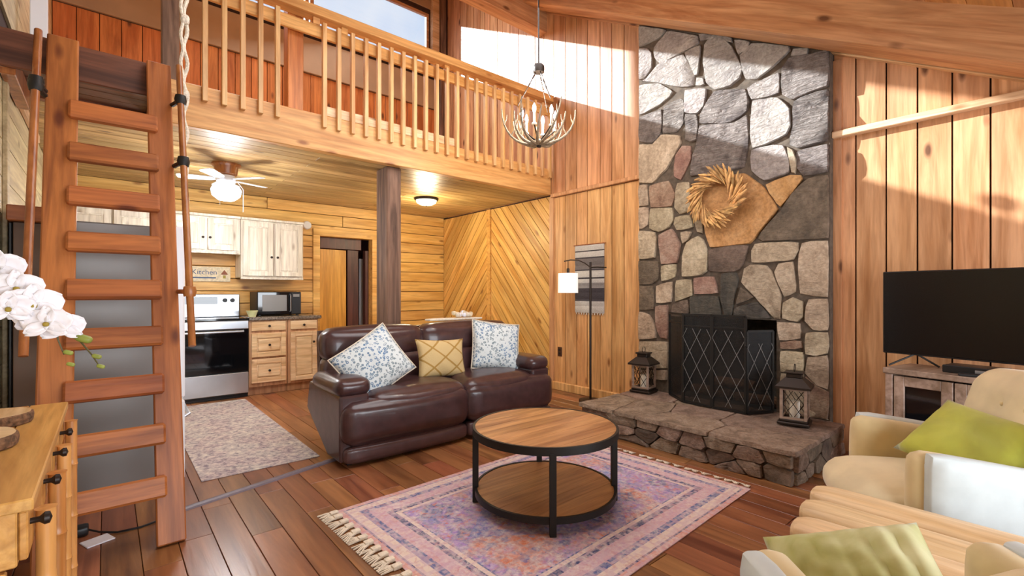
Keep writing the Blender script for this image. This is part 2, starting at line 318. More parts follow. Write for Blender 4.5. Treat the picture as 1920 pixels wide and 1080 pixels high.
# ------------------------------------------------------------------ mesh helpers
def I4(): return Matrix.Identity(4)
def rotz(a): return Matrix.Rotation(a, 4, 'Z')
def TR(v): return Matrix.Translation(Vector(v))
class MB:
    def __init__(s, T=None): s.v = []; s.f = []; s.T = T
    def add(s, vs, fs):
        o = len(s.v)
        for p in vs:
            p = Vector(p); s.v.append(s.T @ p if s.T else p)
        s.f += [tuple(i+o for i in f) for f in fs]; return s
    def box(s, x0, x1, y0, y1, z0, z1):
        vs = [(x, y, z) for z in (z0, z1) for y in (y0, y1) for x in (x0, x1)]
        return s.add(vs, [(0, 2, 3, 1), (4, 5, 7, 6), (0, 1, 5, 4), (2, 6, 7, 3), (0, 4, 6, 2), (1, 3, 7, 5)])
    def cham(s, x0, x1, y0, y1, z0, z1, c=.004):
        """box with chamfered edges"""
        xs, ys, zs = (x0, x1), (y0, y1), (z0, z1); V = []; idx = {}
        for i in (0, 1):
            for j in (0, 1):
                for k in (0, 1):
                    sx, sy, sz = (c if i == 0 else -c), (c if j == 0 else -c), (c if k == 0 else -c)
                    for a, p in enumerate(((xs[i], ys[j]+sy, zs[k]+sz), (xs[i]+sx, ys[j], zs[k]+sz), (xs[i]+sx, ys[j]+sy, zs[k]))):
                        idx[(i, j, k, a)] = len(V); V.append(p)
        F = []
        g = lambda i, j, k, a: idx[(i, j, k, a)]
        for i in (0, 1): F.append((g(i, 0, 0, 0), g(i, 1, 0, 0), g(i, 1, 1, 0), g(i, 0, 1, 0)) if i else (g(i, 0, 0, 0), g(i, 0, 1, 0), g(i, 1, 1, 0), g(i, 1, 0, 0)))
        for j in (0, 1): F.append((g(0, j, 0, 1), g(0, j, 1, 1), g(1, j, 1, 1), g(1, j, 0, 1)) if j else (g(0, j, 0, 1), g(1, j, 0, 1), g(1, j, 1, 1), g(0, j, 1, 1)))
        for k in (0, 1): F.append((g(0, 0, k, 2), g(1, 0, k, 2), g(1, 1, k, 2), g(0, 1, k, 2)) if k else (g(0, 0, k, 2), g(0, 1, k, 2), g(1, 1, k, 2), g(1, 0, k, 2)))
        for i in (0, 1):
            for j in (0, 1): F.append((g(i, j, 0, 0), g(i, j, 1, 0), g(i, j, 1, 1), g(i, j, 0, 1)))
            for k in (0, 1): F.append((g(i, 0, k, 0), g(i, 1, k, 0), g(i, 1, k, 2), g(i, 0, k, 2)))
        for j in (0, 1):
            for k in (0, 1): F.append((g(0, j, k, 1), g(1, j, k, 1), g(1, j, k, 2), g(0, j, k, 2)))
        for i in (0, 1):
            for j in (0, 1):
                for k in (0, 1): F.append((g(i, j, k, 0), g(i, j, k, 1), g(i, j, k, 2)))
        return s.add(V, F)
    def tube(s, pts, r, seg=8, closed=False, sq=False):
        pts = [Vector(p) for p in pts]; n = len(pts); V = []; F = []
        rr = r if isinstance(r, (list, tuple)) else [r]*n
        up = None
        for i, p in enumerate(pts):
            if closed: d = pts[(i+1) % n]-pts[i-1]
            else: d = pts[min(i+1, n-1)]-pts[max(i-1, 0)]
            d.normalize()
            if up is None:
                up = Vector((0, 0, 1)) if abs(d.z) < .9 else Vector((1, 0, 0))
            a = d.cross(up); a.normalize(); b = a.cross(d); b.normalize(); up = b
            for k in range(seg):
                t = 2*pi*(k+.5)/seg; V.append(p+(a*cos(t)+b*sin(t))*rr[i])
        m = n if closed else n-1
        for i in range(m):
            for k in range(seg):
                F.append((i*seg+k, i*seg+(k+1) % seg, ((i+1) % n)*seg+(k+1) % seg, ((i+1) % n)*seg+k))
        if not closed:
            F.append(tuple(range(seg-1, -1, -1))); F.append(tuple((n-1)*seg+k for k in range(seg)))
        return s.add(V, F)
    def bar(s, p, q, w, h, up=(0, 0, 1)):
        p = Vector(p); q = Vector(q); d = (q-p).normalized(); up = Vector(up); a = d.cross(up).normalized(); b = a.cross(d).normalized()
        V = []
        for e in (p, q):
            for i, j in ((-1, -1), (1, -1), (1, 1), (-1, 1)): V.append(e+a*i*w/2+b*j*h/2)
        return s.add(V, [(3, 2, 1, 0), (4, 5, 6, 7), (0, 1, 5, 4), (1, 2, 6, 5), (2, 3, 7, 6), (3, 0, 4, 7)])
    def lathe(s, prof, c=(0, 0, 0), seg=20, axis='z'):
        V = []; F = []; n = len(prof)
        for (r, z) in prof:
            for k in range(seg):
                t = 2*pi*k/seg
                p = (r*cos(t), r*sin(t), z)
                if axis == 'x': p = (z, r*cos(t), r*sin(t))
                if axis == 'y': p = (r*cos(t), z, r*sin(t))
                V.append((p[0]+c[0], p[1]+c[1], p[2]+c[2]))
        for i in range(n-1):
            for k in range(seg): F.append((i*seg+k, i*seg+(k+1) % seg, (i+1)*seg+(k+1) % seg, (i+1)*seg+k))
        F.append(tuple(range(seg-1, -1, -1))); F.append(tuple((n-1)*seg+k for k in range(seg)))
        return s.add(V, F)
    def prism(s, poly, fn, d0, d1):
        n = len(poly); V = [fn(u, v, d0) for u, v in poly]+[fn(u, v, d1) for u, v in poly]
        F = [tuple(range(n-1, -1, -1)), tuple(range(n, 2*n))]+[(i, (i+1) % n, (i+1) % n+n, i+n) for i in range(n)]
        return s.add(V, F)
    def rbox(s, c, size, r, n=8, bulge=0, fn=None):
        """soft rounded box; bulge swells the faces, fn(p)->p warps"""
        V = []; F = []; hx, hy, hz = size[0]/2, size[1]/2, size[2]/2; h = (hx, hy, hz); seen = {}
        def vert(u, v, w):
            key = (round(u, 5), round(v, 5), round(w, 5))
            if key in seen: return seen[key]
            p = [u*hx, v*hy, w*hz]; q = []
            for k in range(3):
                m = max(h[k]-r, 0); q.append(max(-m, min(m, p[k])))
            d = Vector(p)-Vector(q)
            if d.length > 1e-9: d = d.normalized()*r
            P = Vector(q)+d
            if bulge:
                for k in range(3):
                    o = [j for j in range(3) if j != k]; uu = (u, v, w)
                    P[k] += bulge*uu[k]*(1-uu[o[0]]**2)*(1-uu[o[1]]**2)
            P = P+Vector(c)
            if fn: P = Vector(fn(P))
            seen[key] = len(V); V.append(P); return seen[key]
        def warp(t): return sin(t*pi/2)*.35+t*.65
        g = [warp(-1+2*i/n) for i in range(n+1)]
        for ax in range(3):
            for sg in (-1, 1):
                for i in range(n):
                    for j in range(n):
                        q = []
                        for (a, b) in ((i, j), (i+1, j), (i+1, j+1), (i, j+1)):
                            uv = [0, 0, 0]; uv[ax] = sg; uv[(ax+1) % 3] = g[a]; uv[(ax+2) % 3] = g[b]; q.append(vert(*uv))
                        F.append(tuple(q) if sg > 0 else tuple(reversed(q)))
        return s.add(V, F)
    def pillow(s, w, h, t, n=14, pinch=.10, wr=.004, seed=0, pleat=0):
        """a cushion in its local x-z plane, thickness along y"""
        V = []; F = []
        for sg in (1, -1):
            for i in range(n+1):
                for j in range(n+1):
                    u = -1+2*i/n; v = -1+2*j/n
                    x = w/2*u*(1-pinch*(1-v*v)); z = h/2*v*(1-pinch*(1-u*u))
                    e = max(0, (1-u*u)*(1-v*v))**.42
                    y = sg*t/2*e + wr*mnoise.noise(Vector((u*3+seed, v*3, sg*2.0)))*e*3
                    if pleat: y += sg*pleat*abs(sin(u*9.5+v*.9))*e*(.35+.65*max(0, u))
                    V.append((x, y, z))
        m = (n+1)*(n+1)
        for i in range(n):
            for j in range(n):
                a = i*(n+1)+j; q = (a, a+1, a+n+2, a+n+1); F.append(q); F.append(tuple(m+k for k in reversed(q)))
        return s.add(V, F)
    def build(s, name, mat, parent=None, smooth=False, loc=(0, 0, 0), rot=None, kind=None, label=None):
        me = bpy.data.meshes.new(name); inv = None
        if parent is not None and s.T is None and 'world' in parent: 
            inv = Vector(parent['world'])
        vs = [v-inv for v in s.v] if inv is not None else s.v
        me.from_pydata([tuple(v) for v in vs], [], s.f); me.validate(); me.update()
        if smooth:
            me.polygons.foreach_set('use_smooth', [True]*len(me.polygons))
            if smooth != 'full':
                me.set_sharp_from_angle(angle=radians(smooth if not isinstance(smooth, bool) else 40))
        me.materials.append(mat if not isinstance(mat, str) else M[mat])
        o = bpy.data.objects.new(name, me); COL.objects.link(o); o.location = loc
        if rot: o.rotation_euler = rot
        if parent is not None: o.parent = parent
        if kind: o['kind'] = kind
        if label: o['label'] = label
        return o
def fixn(o):
    import bmesh
    b = bmesh.new(); b.from_mesh(o.data); bmesh.ops.remove_doubles(b, verts=b.verts, dist=1e-6); bmesh.ops.recalc_face_normals(b, faces=b.faces); b.to_mesh(o.data); b.free(); return o
def thing(name, label, cat, loc=(0, 0, 0), rz=0, group=None, world=False):
    o = bpy.data.objects.new(name, None); COL.objects.link(o); o.location = loc; o.rotation_euler = (0, 0, rz); o.empty_display_size = .1
    o['label'] = label; o['category'] = cat
    if group: o['group'] = group
    if world: WREG[o.name] = loc
    return o
WREG = {}
def wpart(parent, mb, name, mat, smooth=False, kind=None, label=None, loc=None):
    """part given in world coordinates under an unrotated Empty"""
    L = Vector(parent.location); mb.v = [v-L for v in mb.v]
    return mb.build(name, mat, parent, smooth, kind=kind, label=label)
def tag(o, label, cat, group=None):
    o['label'] = label; o['category'] = cat
    if group: o['group'] = group
    return o
def struct(name, mb, mat, parent=None):
    o = mb.build(name, mat, parent); 
    if parent is None: o['kind'] = 'structure'
    return o
def sroot(name):
    o = bpy.data.objects.new(name, None); COL.objects.link(o); o['kind'] = 'structure'; return o
def clip(poly, a, b, c):
    """keep a*u+b*v<=c"""
    out = []
    for i in range(len(poly)):
        p, q = poly[i], poly[(i+1) % len(poly)]; fp = a*p[0]+b*p[1]-c; fq = a*q[0]+b*q[1]-c
        if fp <= 0: out.append(p)
        if fp*fq < 0:
            t = fp/(fp-fq); out.append((p[0]+t*(q[0]-p[0]), p[1]+t*(q[1]-p[1])))
    return out
def dup(root, loc, rz, label, name=None):
    r = root.copy(); COL.objects.link(r); r.location = loc; r.rotation_euler = (0, 0, rz); r['label'] = label
    for ch in root.children:
        c = ch.copy(); COL.objects.link(c); c.parent = r
        for g in ch.children:
            d = g.copy(); COL.objects.link(d); d.parent = c
    return r

# room constants
XL, XR, YB, YN = -.45, 4.34, 6.85, -1.6
ZC, ZL = 2.47, 2.79                       # ceiling under the loft, loft floor
YBEAM = 4.28
roofz = lambda y: 2.42+.55*y               # underside line of the rafters
deckz = lambda y: 2.72+.55*y

# ------------------------------------------------------------------ floor
fl = struct('floor', MB().box(XL-.1, XR+.1, YN-.6, YB+1.6, -.12, -.008), 'gap')
W = .143; pm = {}
nx = int((XR-XL)/W)+1
for i in range(nx):
    x0 = XL+i*W; y = YN-.4-R.random()*1.1
    while y < YB:
        L = 1.30; y1 = min(y+L, YB)
        if y1 > YN-.3:
            key = round(y1-y, 3)
            if key not in pm:
                mb = MB().cham(0, W-.003, 0, y1-y-.003, -.012, 0, .0015); o = mb.build('plank', 'floor', fl); pm[key] = o.data
            else:
                o = bpy.data.objects.new('plank', pm[key]); COL.objects.link(o); o.parent = fl
            o.location = (x0, y, 0)
        y = y1
# threshold strip across the floor
mb = MB(); p, q = Vector((.30, 3.20, .0)), Vector((1.62, 3.56, .0)); d = (q-p).normalized(); nrm = Vector((-d.y, d.x, 0))
V = []
for e in (p, q):
    for w_, z_ in ((-.03, -.002), (-.022, .009), (0, .013), (.022, .009), (.03, -.002)): V.append(e+nrm*w_+Vector((0, 0, z_)))
mb.add(V, [(0, 1, 6, 5), (1, 2, 7, 6), (2, 3, 8, 7), (3, 4, 9, 8), (4, 0, 5, 9), (0, 4, 3, 2, 1), (5, 6, 7, 8, 9)])
struct('trim_1', mb, 'strip_m')

# ------------------------------------------------------------------ right wall
yz = lambda u, v, d: (XR-d, u, v)
mb = MB(); mb.prism([(YN, -.05), (1.52, -.05), (1.52, deckz(1.52)+.1), (YN, deckz(YN)+.1)], yz, -.12, 0)
mb.prism([(2.60, -.05), (YB+.1, -.05), (YB+.1, deckz(YB)+.1), (2.60, deckz(2.60)+.1)], yz, -.12, 0)
mb.prism([(1.52, 1.10), (2.60, 1.10), (2.60, deckz(2.60)+.1), (1.52, deckz(1.52)+.1)], yz, -.12, 0)
wr_ = struct('wall_right', mb, 'gap')
def vboard(u0, u1, z0, z1f, mat, par, th=.016, g=.005, z1g=None):
    poly = [(u0+g, z0), (u1-g, z0), (u1-g, z1f(u1)), (u0+g, z1f(u0))]
    return MB().prism(poly, yz, .0005, th+R.random()*.004).build('board', mat, par)
YL = [2.909, 3.163, 3.33, 3.497, 3.689, 3.856, 4.041, 4.244]
for a, b in zip(YL, YL[1:]): vboard(a, b, .0, lambda y: 2.42, 'pine_v2', wr_)
YU = YL+[4.42, 4.59, 4.76, 4.92, 5.105, 5.27, 5.39, 5.57, 5.69, 5.81, 5.97, 6.16, 6.35, 6.55, 6.72]
for a, b in zip(YU, YU[1:]): vboard(a, b, 2.47, lambda y: min(roofz(y)+.25, deckz(y)-.02), 'pine_v', wr_, z1g=1)
YRR = [1.187, 1.042, .857, .682, .502, .32, .14, -.05, -.24, -.43, -.62, -.81, -1.0, -1.2, -1.4, -1.6]
for a, b in zip(YRR, YRR[1:]):
    vboard(b, a, .0, lambda y: 2.42, 'pine_v', wr_)
    if roofz(b) > 2.3: vboard(b, a, 2.455, lambda y: deckz(y)-.02, 'pine_v', wr_)
# diagonal panelling under the loft
TH = radians(49)
def diag(y0, y1, sgn):
    w = .118; d = Vector((cos(TH), sin(TH)*sgn)); n = Vector((-d.y, d.x)); rect = [(y0, 0), (y1, 0), (y1, 2.45), (y0, 2.45)]
    cs = [n.x*a+n.y*b for a, b in rect]; t = min(cs)
    while t < max(cs):
        poly = clip(clip(rect, n.x, n.y, t+w-.009), -n.x, -n.y, -t)
        if len(poly) > 2:
            c = Vector((sum(p[0] for p in poly)/len(poly), sum(p[1] for p in poly)/len(poly)))
            loc = Vector((XR, c.x, c.y)); th = .016+R.random()*.004
            # local frame: x along the board, y across, z out of the wall
            lp = [((Vector(p)-c).dot(d), (Vector(p)-c).dot(n)) for p in poly]
            o = MB().prism(lp, lambda u, v, q: (u, v, q), .0005, th).build('board', 'yellow_l', wr_)
            X = Vector((0, d.x, d.y)); Y = Vector((0, n.x, n.y)); Z = X.cross(Y)
            if Z.x > 0:
                o.data.transform(Matrix.Diagonal((1, 1, -1, 1))); o.data.flip_normals()
            o.matrix_local = Matrix(((X.x, Y.x, Z.x, loc.x), (X.y, Y.y, Z.y, loc.y), (X.z, Y.z, Z.z, loc.z), (0, 0, 0, 1)))
        t += w
diag(4.29, 5.53, 1); diag(5.61, 6.84, -1)
MB().prism([(5.53, 0), (5.61, 0), (5.61, 2.45), (5.53, 2.45)], yz, 0, .045).build('batten', 'yellow_x', wr_)
MB().prism([(4.235, 0), (4.30, 0), (4.30, 2.44), (4.235, 2.44)], yz, .018, .04).build('batten', 'pine_v', wr_)
MB().prism([(1.13, 0), (1.186, 0), (1.186, 3.02), (1.13, 3.02)], yz, .018, .034).build('batten', 'pine_v', wr_)
def ystrip(name, y0, y1, z0, z1, d0, d1, mat, zf=None):
    """trim running along y; local x along its length"""
    L = sqrt((y1-y0)**2+(z1-z0)**2); a = atan2(z1-z0, y1-y0)
    return L, a
def trimbar(name, y0, y1, za, zb, xa, xb, h, mat, par=None):
    """bar along y with underside line za..zb, height h, between x=xa and xb"""
    L = sqrt((y1-y0)**2+(zb-za)**2)
    o = MB().cham(0, L, -abs(xb-xa)/2, abs(xb-xa)/2, 0, h, .006).build(name, mat, par)
    d = Vector((0, y1-y0, zb-za)).normalized(); Y = Vector((-1, 0, 0)); Z = d.cross(Y)
    l = Vector(((xa+xb)/2, y0, za)); o.matrix_local = Matrix(((d.x, Y.x, Z.x, l.x), (d.y, Y.y, Z.y, l.y), (d.z, Y.z, Z.z, l.z), (0, 0, 0, 1)))
    if par is None: o['kind'] = 'structure'
    return o
trimbar('trim_2', 2.909, 4.27, 2.425, 2.425, 4.285, 4.335, .045, 'pine_v')
trimbar('trim_3', YN, 1.187, 2.41, 2.41, 4.265, 4.335, .05, 'rake_pale')
trimbar('trim_4', YN, 2.0, roofz(YN)-.0, roofz(2.0), 4.27, 4.335, .16, 'rake_pale')
trimbar('trim_5', 2.0, 4.36, roofz(2.0), roofz(4.36), 4.29, 4.335, .16, 'beam_y')
trimbar('baseboard_right', 2.87, 6.84, 0.0, 0.0, 4.285, 4.335, .10, 'pine_v2')
trimbar('rafter', YN, 4.40, roofz(YN)-.01, roofz(4.40)-.01, 3.90, 4.19, .36, 'beam_y')['kind'] = 'structure'
bpy.data.objects['rafter'].name = 'trim_6'
# purlin beam and roof deck
struct('trim_7', MB().cham(XL, XR-.001, 4.36, 4.54, 4.575, 5.00, .008), 'beam_y')
rf = sroot('ceiling')
dd = Vector((0, 1, .55)).normalized()
for k in range(46):
    y0 = YN-.1+k*.19
    if y0 > YB+.1: break
    o = MB().box(XL-.1, XR+.14, 0, .186*sqrt(1+.55**2), 0, .03).build('board', 'beam_x' if k % 3 else 'beam_y', rf)
    o.location = (0, y0, deckz(y0)); o.rotation_euler = (math.atan(.55), 0, 0)
mb = MB(); mb.add([(XL-.2, YN-.3, deckz(YN-.3)+.05), (XR+.3, YN-.3, deckz(YN-.3)+.05), (XR+.3, YB+.5, deckz(YB+.5)+.05), (XL-.2, YB+.5, deckz(YB+.5)+.05),
    (XL-.2, YN-.3, deckz(YN-.3)+.15), (XR+.3, YN-.3, deckz(YN-.3)+.15), (XR+.3, YB+.5, deckz(YB+.5)+.15), (XL-.2, YB+.5, deckz(YB+.5)+.15)],
    [(0, 3, 2, 1), (4, 5, 6, 7), (0, 1, 5, 4), (1, 2, 6, 5), (2, 3, 7, 6), (3, 0, 4, 7)])
mb.build('roof_sheathing', 'gap', rf)

# ------------------------------------------------------------------ left wall
mb = MB(); mb.prism([(YN, -.05), (YB+.1, -.05), (YB+.1, deckz(YB)+.1), (YN, deckz(YN)+.1)], lambda u, v, d: (XL+d, u, v), -.12, 0)
wl_ = struct('wall_left', mb, 'gap')
for k in range(12):
    for (ya, yb) in ((YN, 3.80), (3.84, YB)):
        MB().box(XL+.0005, XL+.014, ya, yb, .005+k*.205, .005+k*.205+.200).build('board', 'pale_left', wl_)
MB().cham(XL+.014, XL+.034, 3.78, 3.86, 0, 2.44, .003).build('batten', 'pale_left', wl_)
for k in range(14):
    z0 = 2.80+k*.21
    yst = max(YN, (z0+.2-2.72)/.55)
    MB().box(XL+.0005, XL+.014, yst, YB, z0, z0+.205).build('board', 'pale_left', wl_)
trimbar('trim_8', 3.62, 5.3, 2.40, 2.40, XL+.015, XL+.045, .06, 'rake_pale')

# ------------------------------------------------------------------ kitchen back wall with the doorway
DX0, DX1, DZ = 2.27, 3.05, 2.02
mb = MB()
mb.box(XL-.1, DX0-.02, YB, YB+.12, -.05, ZC+.3); mb.box(DX1+.02, XR+.1, YB, YB+.12, -.05, ZC+.3); mb.box(DX0-.02, DX1+.02, YB, YB+.12, DZ+.02, ZC+.3)
mb.box(XL-.1, XR+.1, YB, YB+.12, ZC+.3, 4.92); mb.box(XL-.1, XR+.1, YB, YB+.12, 5.84, 6.7)
mb.box(XL-.1, .25, YB, YB+.12, 4.92, 5.84); mb.box(4.06, XR+.1, YB, YB+.12, 4.92, 5.84)
wb_ = struct('wall_back', mb, 'gap')
for k in range(16):
    z0 = .003+k*.155; z1 = min(z0+.148, ZC)
    if z1 < DZ+.1:
        segs = [(XL, DX0-.085), (DX1+.085, XR-.02)]
    else: segs = [(XL, 1.6), (1.605, XR-.02)] if k % 2 else [(XL, 2.6), (2.605, XR-.02)]
    for a, b in segs: MB().cham(a, b, YB-.018-R.random()*.003, YB-.0005, z0, z1, .005).build('board', 'yellow_x', wb_)
d1 = sroot('door_1')
mb = MB(); mb.cham(DX0-.09, DX0+.005, YB-.04, YB+.10, 0, DZ+.09, .004); mb.build('door_trim', 'yellow_x', d1)
MB().cham(DX1-.005, DX1+.10, YB-.04, YB+.10, 0, DZ+.09, .004).build('door_trim', 'yellow_x', d1)
MB().cham(DX0-.09, DX1+.10, YB-.042, YB+.10, DZ, DZ+.10, .004).build('door_trim', 'yellow_x', d1)
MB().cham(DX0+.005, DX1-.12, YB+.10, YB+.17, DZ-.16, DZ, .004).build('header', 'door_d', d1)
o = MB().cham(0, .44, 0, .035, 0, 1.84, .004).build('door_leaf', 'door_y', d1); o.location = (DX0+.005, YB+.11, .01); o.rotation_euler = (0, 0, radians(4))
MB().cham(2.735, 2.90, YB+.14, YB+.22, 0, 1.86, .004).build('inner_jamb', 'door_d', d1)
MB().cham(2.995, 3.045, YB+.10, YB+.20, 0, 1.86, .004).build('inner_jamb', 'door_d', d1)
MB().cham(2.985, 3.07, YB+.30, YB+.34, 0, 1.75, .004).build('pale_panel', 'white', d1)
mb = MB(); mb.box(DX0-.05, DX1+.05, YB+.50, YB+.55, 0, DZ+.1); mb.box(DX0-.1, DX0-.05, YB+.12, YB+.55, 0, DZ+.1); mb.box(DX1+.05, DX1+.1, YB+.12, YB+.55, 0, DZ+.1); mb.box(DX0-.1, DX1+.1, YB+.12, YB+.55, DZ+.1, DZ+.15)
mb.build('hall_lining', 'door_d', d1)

# ------------------------------------------------------------------ loft: floor, beam, ceiling boards
lf = sroot('floor_loft')
MB().box(XL, XR-.025, YBEAM+.1, YB-.02, ZC+.03, ZL-.02).build('floor_slab', 'beam_x', lf)
MB().box(XL, XR-.025, YBEAM+.08, YB-.022, ZC+.016, ZC+.029).build('ceiling_backing', 'gap', lf)
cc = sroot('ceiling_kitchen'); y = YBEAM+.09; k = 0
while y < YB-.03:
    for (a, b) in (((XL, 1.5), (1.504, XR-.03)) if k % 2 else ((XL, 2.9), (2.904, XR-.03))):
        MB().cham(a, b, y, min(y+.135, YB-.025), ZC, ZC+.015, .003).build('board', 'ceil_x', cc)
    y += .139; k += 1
struct('trim_9', MB().cham(XL+.75, XR-.03, YBEAM, YBEAM+.075, 2.465, ZL, .006), 'beam_x')
struct('trim_10', MB().cham(XL, XL+.749, YBEAM, YBEAM+.075, 2.465, ZL, .006), 'dark_x')
po = struct('trim_11', MB().cham(2.10, 2.255, YBEAM+.08, YBEAM+.32, 0, 2.469, .008), 'dark_post')
# loft back wall planks, tan panel
for i in range(26):
    a = XL+.02+i*.185
    if a > XR-.05: break
    MB().cham(a, min(a+.179, XR-.03), YB-.02, YB-.001, ZL-.01, 4.25, .003).build('board', 'loft_v', wb_)
MB().cham(XL+.02, XR-.03, YB-.045, YB-.001, 4.26, 4.74, .004).build('panel', 'tan_panel', wb_)
MB().cham(XL+.02, XR-.03, YB-.02, YB-.001, 5.90, 6.30, .004).build('panel', 'tan_panel', wb_)
# clerestory windows
def window(nm_, x0, x1):
    r = sroot(nm_); z0, z1 = 4.92, 5.84
    for (a, b, c, d) in ((x0, x1, z0, z0+.05), (x0, x1, z1-.05, z1), (x0, x0+.05, z0+.05, z1-.05), (x1-.05, x1, z0+.05, z1-.05)):
        MB().cham(a, b, YB+.02, YB+.07, c, d, .004).build('window_frame', 'beam_y', r)
    MB().box(x0+.05, x1-.05, YB+.04, YB+.045, z0+.05, z1-.05).build('pane', 'glass', r)
window('window_1', .25, 2.14); window('window_2', 2.16, 4.06)
struct('trim_12', MB().cham(XL+.02, XR-.03, YB-.10, YB+.015, 4.80, 4.90, .004), 'white')
struct('trim_13', MB().cham(4.07, 4.20, YB-.08, YB-.001, 4.82, 6.25, .004), 'rake_pale')
struct('trim_17', MB().cham(-.385, -.30, YBEAM+.12, YBEAM+.16, ZL-.018, 4.4, .004), 'white')
struct('trim_14', MB().cham(4.205, 4.31, YB-.12, YB-.001, ZL, 6.25, .004), 'dark_post')
struct('trim_15', MB().cham(1.19, 1.32, YBEAM+.10, YBEAM+.23, ZL-.018, 5.02, .005), 'loft_v')
struct('trim_16', MB().cham(.31, .42, YBEAM+.10, YBEAM+.20, ZL-.018, 5.02, .005), 'dark_post')

# landing at the top of the ladder
ld = thing('ladder_landing', 'dark-stained landing platform the ladder leans on, high at the left', 'platform', (-.1, 3.9, 2.4))
wpart(ld, MB().cham(XL+.02, .28, 3.60, 3.631, 2.40, 2.60, .006), 'front_board', 'dark_x')
for i in range(5): wpart(ld, MB().cham(XL+.02, .28, 3.632+i*.128, 3.632+i*.128+.124, 2.50, 2.53, .003), 'deck_board', 'dark_x')
for x in (-.40, .24): wpart(ld, MB().cham(x-.03, x+.03, 3.632, YBEAM-.002, 2.37, 2.495, .004), 'joist', 'pole')

# ------------------------------------------------------------------ loft railing
rl = thing('loft_railing', 'long honey pine loft railing with square balusters above the kitchen', 'railing', (2.2, YBEAM, ZL))
wpart(rl, MB().cham(.43, XR-.03, YBEAM-.05, YBEAM+.09, 3.635, 3.715, .005), 'handrail', 'beam_x')
wpart(rl, MB().cham(.43, XR-.03, YBEAM+.001, YBEAM+.035, 3.47, 3.575, .004), 'lower_rail', 'beam_x')
bme = None; xb = .566
while xb < XR-.05:
    if not (1.16 < xb < 1.34):
        if bme is None:
            o = MB().cham(-.018, .018, -.042, -.001, -.12, .80, .003).build('baluster', 'balu', rl); bme = o.data
        else:
            o = bpy.data.objects.new('baluster', bme); COL.objects.link(o); o.parent = rl
        o.location = (xb-2.2, 0, 0)
    xb += .1275
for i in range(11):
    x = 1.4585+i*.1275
    wpart(rl, MB().cham(x+.019, x+.109, YBEAM+.001, YBEAM+.02, ZL+.001, ZL+.085, .002), 'sunlit_block', 'rake_pale')  # pale material stands in for sunlight caught between the baluster feet
for x in (1.37, 1.62, 2.72): wpart(rl, MB().cham(x, x+.06, YBEAM+.001, YBEAM+.035, 3.576, 3.634, .003), 'rail_block', 'beam_x')


# ------------------------------------------------------------------ stone chimney
def wallpt(px, py, X0):
    """where the sight line of an image point meets the plane x = X0 (used to place the stones on the chimney face)"""
    u = (px-960)/FPX; dx = sin(YAW)+cos(YAW)*u; dy = cos(YAW)-sin(YAW)*u; t = X0/dx
    return (dy*t, CAM_Z-(py-550)/FPX*t)
CX0 = 4.235; CY0, CY1 = 1.187, 2.909; OY0, OY1, OZ1 = 1.57, 2.545, .985; HZ = .23
ch = thing('stone_chimney', 'full-height fieldstone chimney with a dark fireplace opening', 'fireplace', (4.29, (CY0+CY1)/2, 0))
top = lambda y: roofz(y)+.0
mb = MB()
cz = lambda u, v, d: (XR-d, u, v)
mb.prism([(CY0, 0), (OY0, 0), (OY0, top(OY0)), (CY0, top(CY0))], cz, .0005, XR-CX0)
mb.prism([(OY1, 0), (CY1, 0), (CY1, top(CY1)), (OY1, top(OY1))], cz, .0005, XR-CX0)
mb.prism([(OY0, OZ1), (OY1, OZ1), (OY1, top(OY1)), (OY0, top(OY0))], cz, .0005, XR-CX0)
wpart(ch, mb, 'mortar_core', 'mortar')
mb = MB(); mb.box(4.66, 4.70, OY0-.05, OY1+.05, 0, OZ1+.1); mb.box(CX0+.02, 4.68, OY0-.04, OY0-.002, 0, OZ1+.1); mb.box(CX0+.02, 4.68, OY1+.002, OY1+.04, 0, OZ1+.1); mb.box(CX0+.02, 4.68, OY0-.04, OY1+.04, OZ1+.001, OZ1+.05); mb.box(CX0, 4.68, OY0, OY1, .16, .2)
wpart(ch, mb, 'firebox', 'st_soot')
